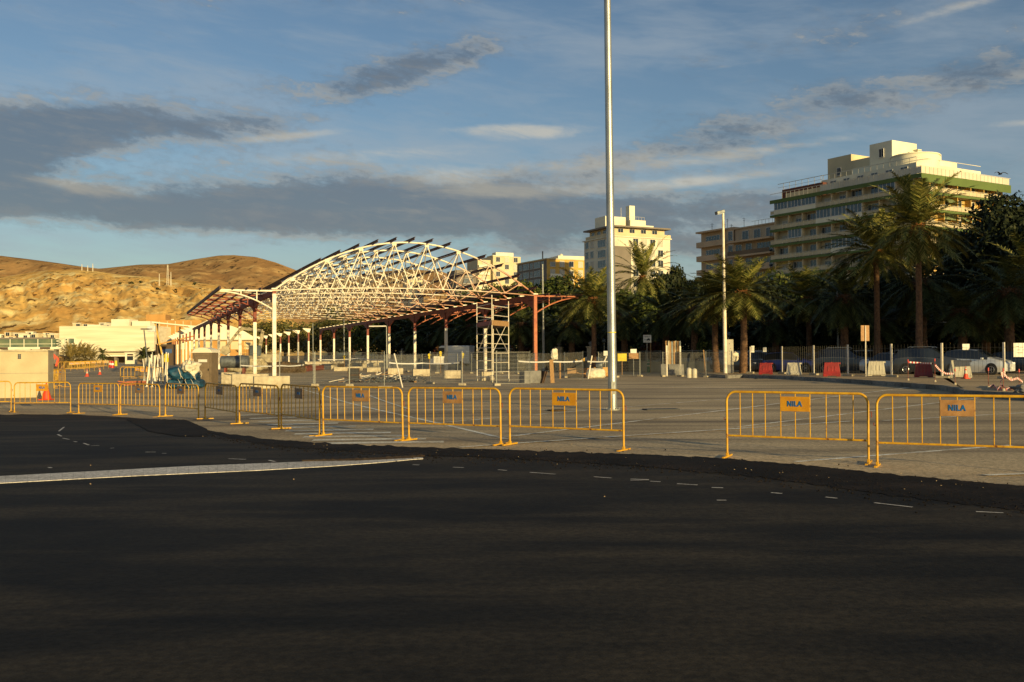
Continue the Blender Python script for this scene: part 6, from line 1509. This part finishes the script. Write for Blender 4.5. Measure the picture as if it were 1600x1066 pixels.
# ochre outbuildings left of the hall
Y2 = 392.; t = thing('ochre_annex',(XY(228,Y2),Y2,0),radians(8),'ochre annex with slanting canopy roofs between the pale cube and the arched hall','building')
w_ = XY(312,Y2)-XY(228,Y2); zt = W(270,500,Y2).z; MB().bb(0,w_,0,12,0,zt).ob('wall','w_ochre',t); MB().bb(0,w_*.35,-.1,11,zt,zt+2.2).ob('wall','w_ochre',t)
b = MB()
for k in range(5): MB().bb(5+k*3,5.3+k*3,-.2,0,0,zt-.5).ob('pilaster','w_cream',t)
Y3 = 235.; t = thing('entrance_canopy',(XY(246,Y3),Y3,0),radians(12),'slanting roof canopy on dark posts above the dark container wall','canopy'); w_ = XY(300,Y3)-XY(246,Y3); za = W(250,504,Y3).z; zc = W(300,510,Y3).z
b = MB(); b.bar((-1,0,za),(w_,0,zc),4,.3); b.ob('roof','w_lime',t); b = MB(); b.bar((0,0,0),(0,0,za-.3),.3); b.bar((w_*.62,0,0),(w_*.62,0,zc-.1),.35); b.ob('post','w_dark',t); b = MB(); b.bar((-.4,-1,za-.2),(1.2,-1,2.6),.35); b.ob('strut','w_yellow',t)
MB().bb(-.5,w_*.42,.5,6,0,5.0).ob('wall','w_dark',t); MB().bb(.8,3.2,.42,.48,2.9,3.9).ob('sign_strip','sign_blue',t); b = MB(); b.bar((0,-.5,4.9),(w_,-.5,zc-2.3),.3); b.ob('beam','w_ochre',t)
p = Vector((XY(231,230),230,0)); t = thing('oval_mast',p,0,'leaning grey mast with oval ring and white box against the pale cube','mast'); z = W(228,516,230).z
b = MB(); b.tube([(0,0,0),(-.9,0,z)],.14,8); b.ob('pole','metal_grey',t); b = MB(); b.tube([(-.1+1.5*cos(a),.8*sin(a),z+.25) for a in [2*pi*k/24 for k in range(24)]],.13,6,closed=True); b.ob('ring','metal_grey',t,smooth=True); MB().box((.9,0,z+.3),(1.8,1,1.4)).ob('light_box','white_paint',t,bevel=.08)
# small houses at the foot of the hill
R = random.Random(61); GH = 'small cream houses along the foot of the hill'
hs = [(-6,524),(6,523),(16,526),(27,521),(38,523.5),(46,519),(55,522),(64,524),(72,520),(82,523),(90,521),(119,505.5),(133,506),(160,505),(243,498),(262,500),(12,519)]
for i,(px,py) in enumerate(hs):
    Y = 455+R.uniform(-8,14); p = W(px,py,Y); w_ = R.uniform(2.8,5.2); h_ = p.z; t = thing('small_house',(p.x,Y,0),R.uniform(-.3,.4),'','house',GH)
    t['label'] = ('small cream house under the hill, %s one above the glass walkway' % ORD[min(i,11)]) if i < 11 or i == 16 else ('small cream house peeping over the %s, %s from the left' % (('pale cube building',ORD[i-11]) if i < 14 else ('ochre annex',ORD[i-14])))
    MB().bb(-w_/2,w_/2,0,5,0,h_).ob('wall',R.choice(['w_cream','w_lime','w_white']),t); MB().bb(-w_/2-.2,w_/2+.2,-.2,5.2,h_,h_+.25).ob('roof',R.choice(['w_ochre','w_lime']),t); put(w1,t,(R.uniform(-1,1),-.05,h_-2.2))
# masts on the ridge
for px,py,top,Y,lb in [(128,421,413,930,'left small radio mast on the near ridge'),(137,421,415,930,'middle small radio mast on the near ridge'),(145,422,412,930,'right small radio mast on the near ridge'),(262,446,414,800,'lattice radio mast on the hillside above the pale cube'),(249,446,428,800,'short radio mast left of the lattice mast'),(267,446,425,800,'thin mast right of the lattice mast')]:
    a = W(px,py+6,Y); c = W(px,top,Y); h_ = c.z-a.z; b = MB(); w_ = .9 if px == 262 else .35
    for sx_,sy in ((-1,-1),(1,-1),(1,1),(-1,1)): b.bar((sx_*w_,sy*w_,0),(sx_*w_*.3,sy*w_*.3,h_),.16)
    z = 0
    while z < h_-2: b.bar((-w_*(1-.7*z/h_),-w_*.6,z),(w_*(1-.7*(z+2)/h_),-w_*.6,z+2),.12); z += 2
    tag(b.ob('radio_mast','w_rail'),lb,'radio mast').location = a
# gull
p = W(1563,272,80); t = thing('gull',p,.4,'gull gliding above the right end of the hotel','bird'); b = MB()
b.ball((0,0,0),(.22,.07,.07),10,6)
P_ = [(0,.05,.03),(0,.25,.14),(-.03,.48,.12),(-.1,.7,.0)]
for s_ in (1,-1):
    for i in range(3):
        a = P_[i]; c = P_[i+1]; w0 = .10-.025*i; w1_ = .10-.025*(i+1)
        b.add([(a[0]+w0,s_*a[1],a[2]),(a[0]-w0,s_*a[1],a[2]),(c[0]-w1_,s_*c[1],c[2]),(c[0]+w1_,s_*c[1],c[2]),(a[0]+w0,s_*a[1],a[2]+.02),(a[0]-w0,s_*a[1],a[2]+.02),(c[0]-w1_,s_*c[1],c[2]+.02),(c[0]+w1_,s_*c[1],c[2]+.02)],[(0,1,2,3),(7,6,5,4),(0,4,5,1),(2,6,7,3),(1,5,6,2),(0,3,7,4)])
b.ob('body','feather',t,smooth=True); t.rotation_euler = (0,0,1.9)
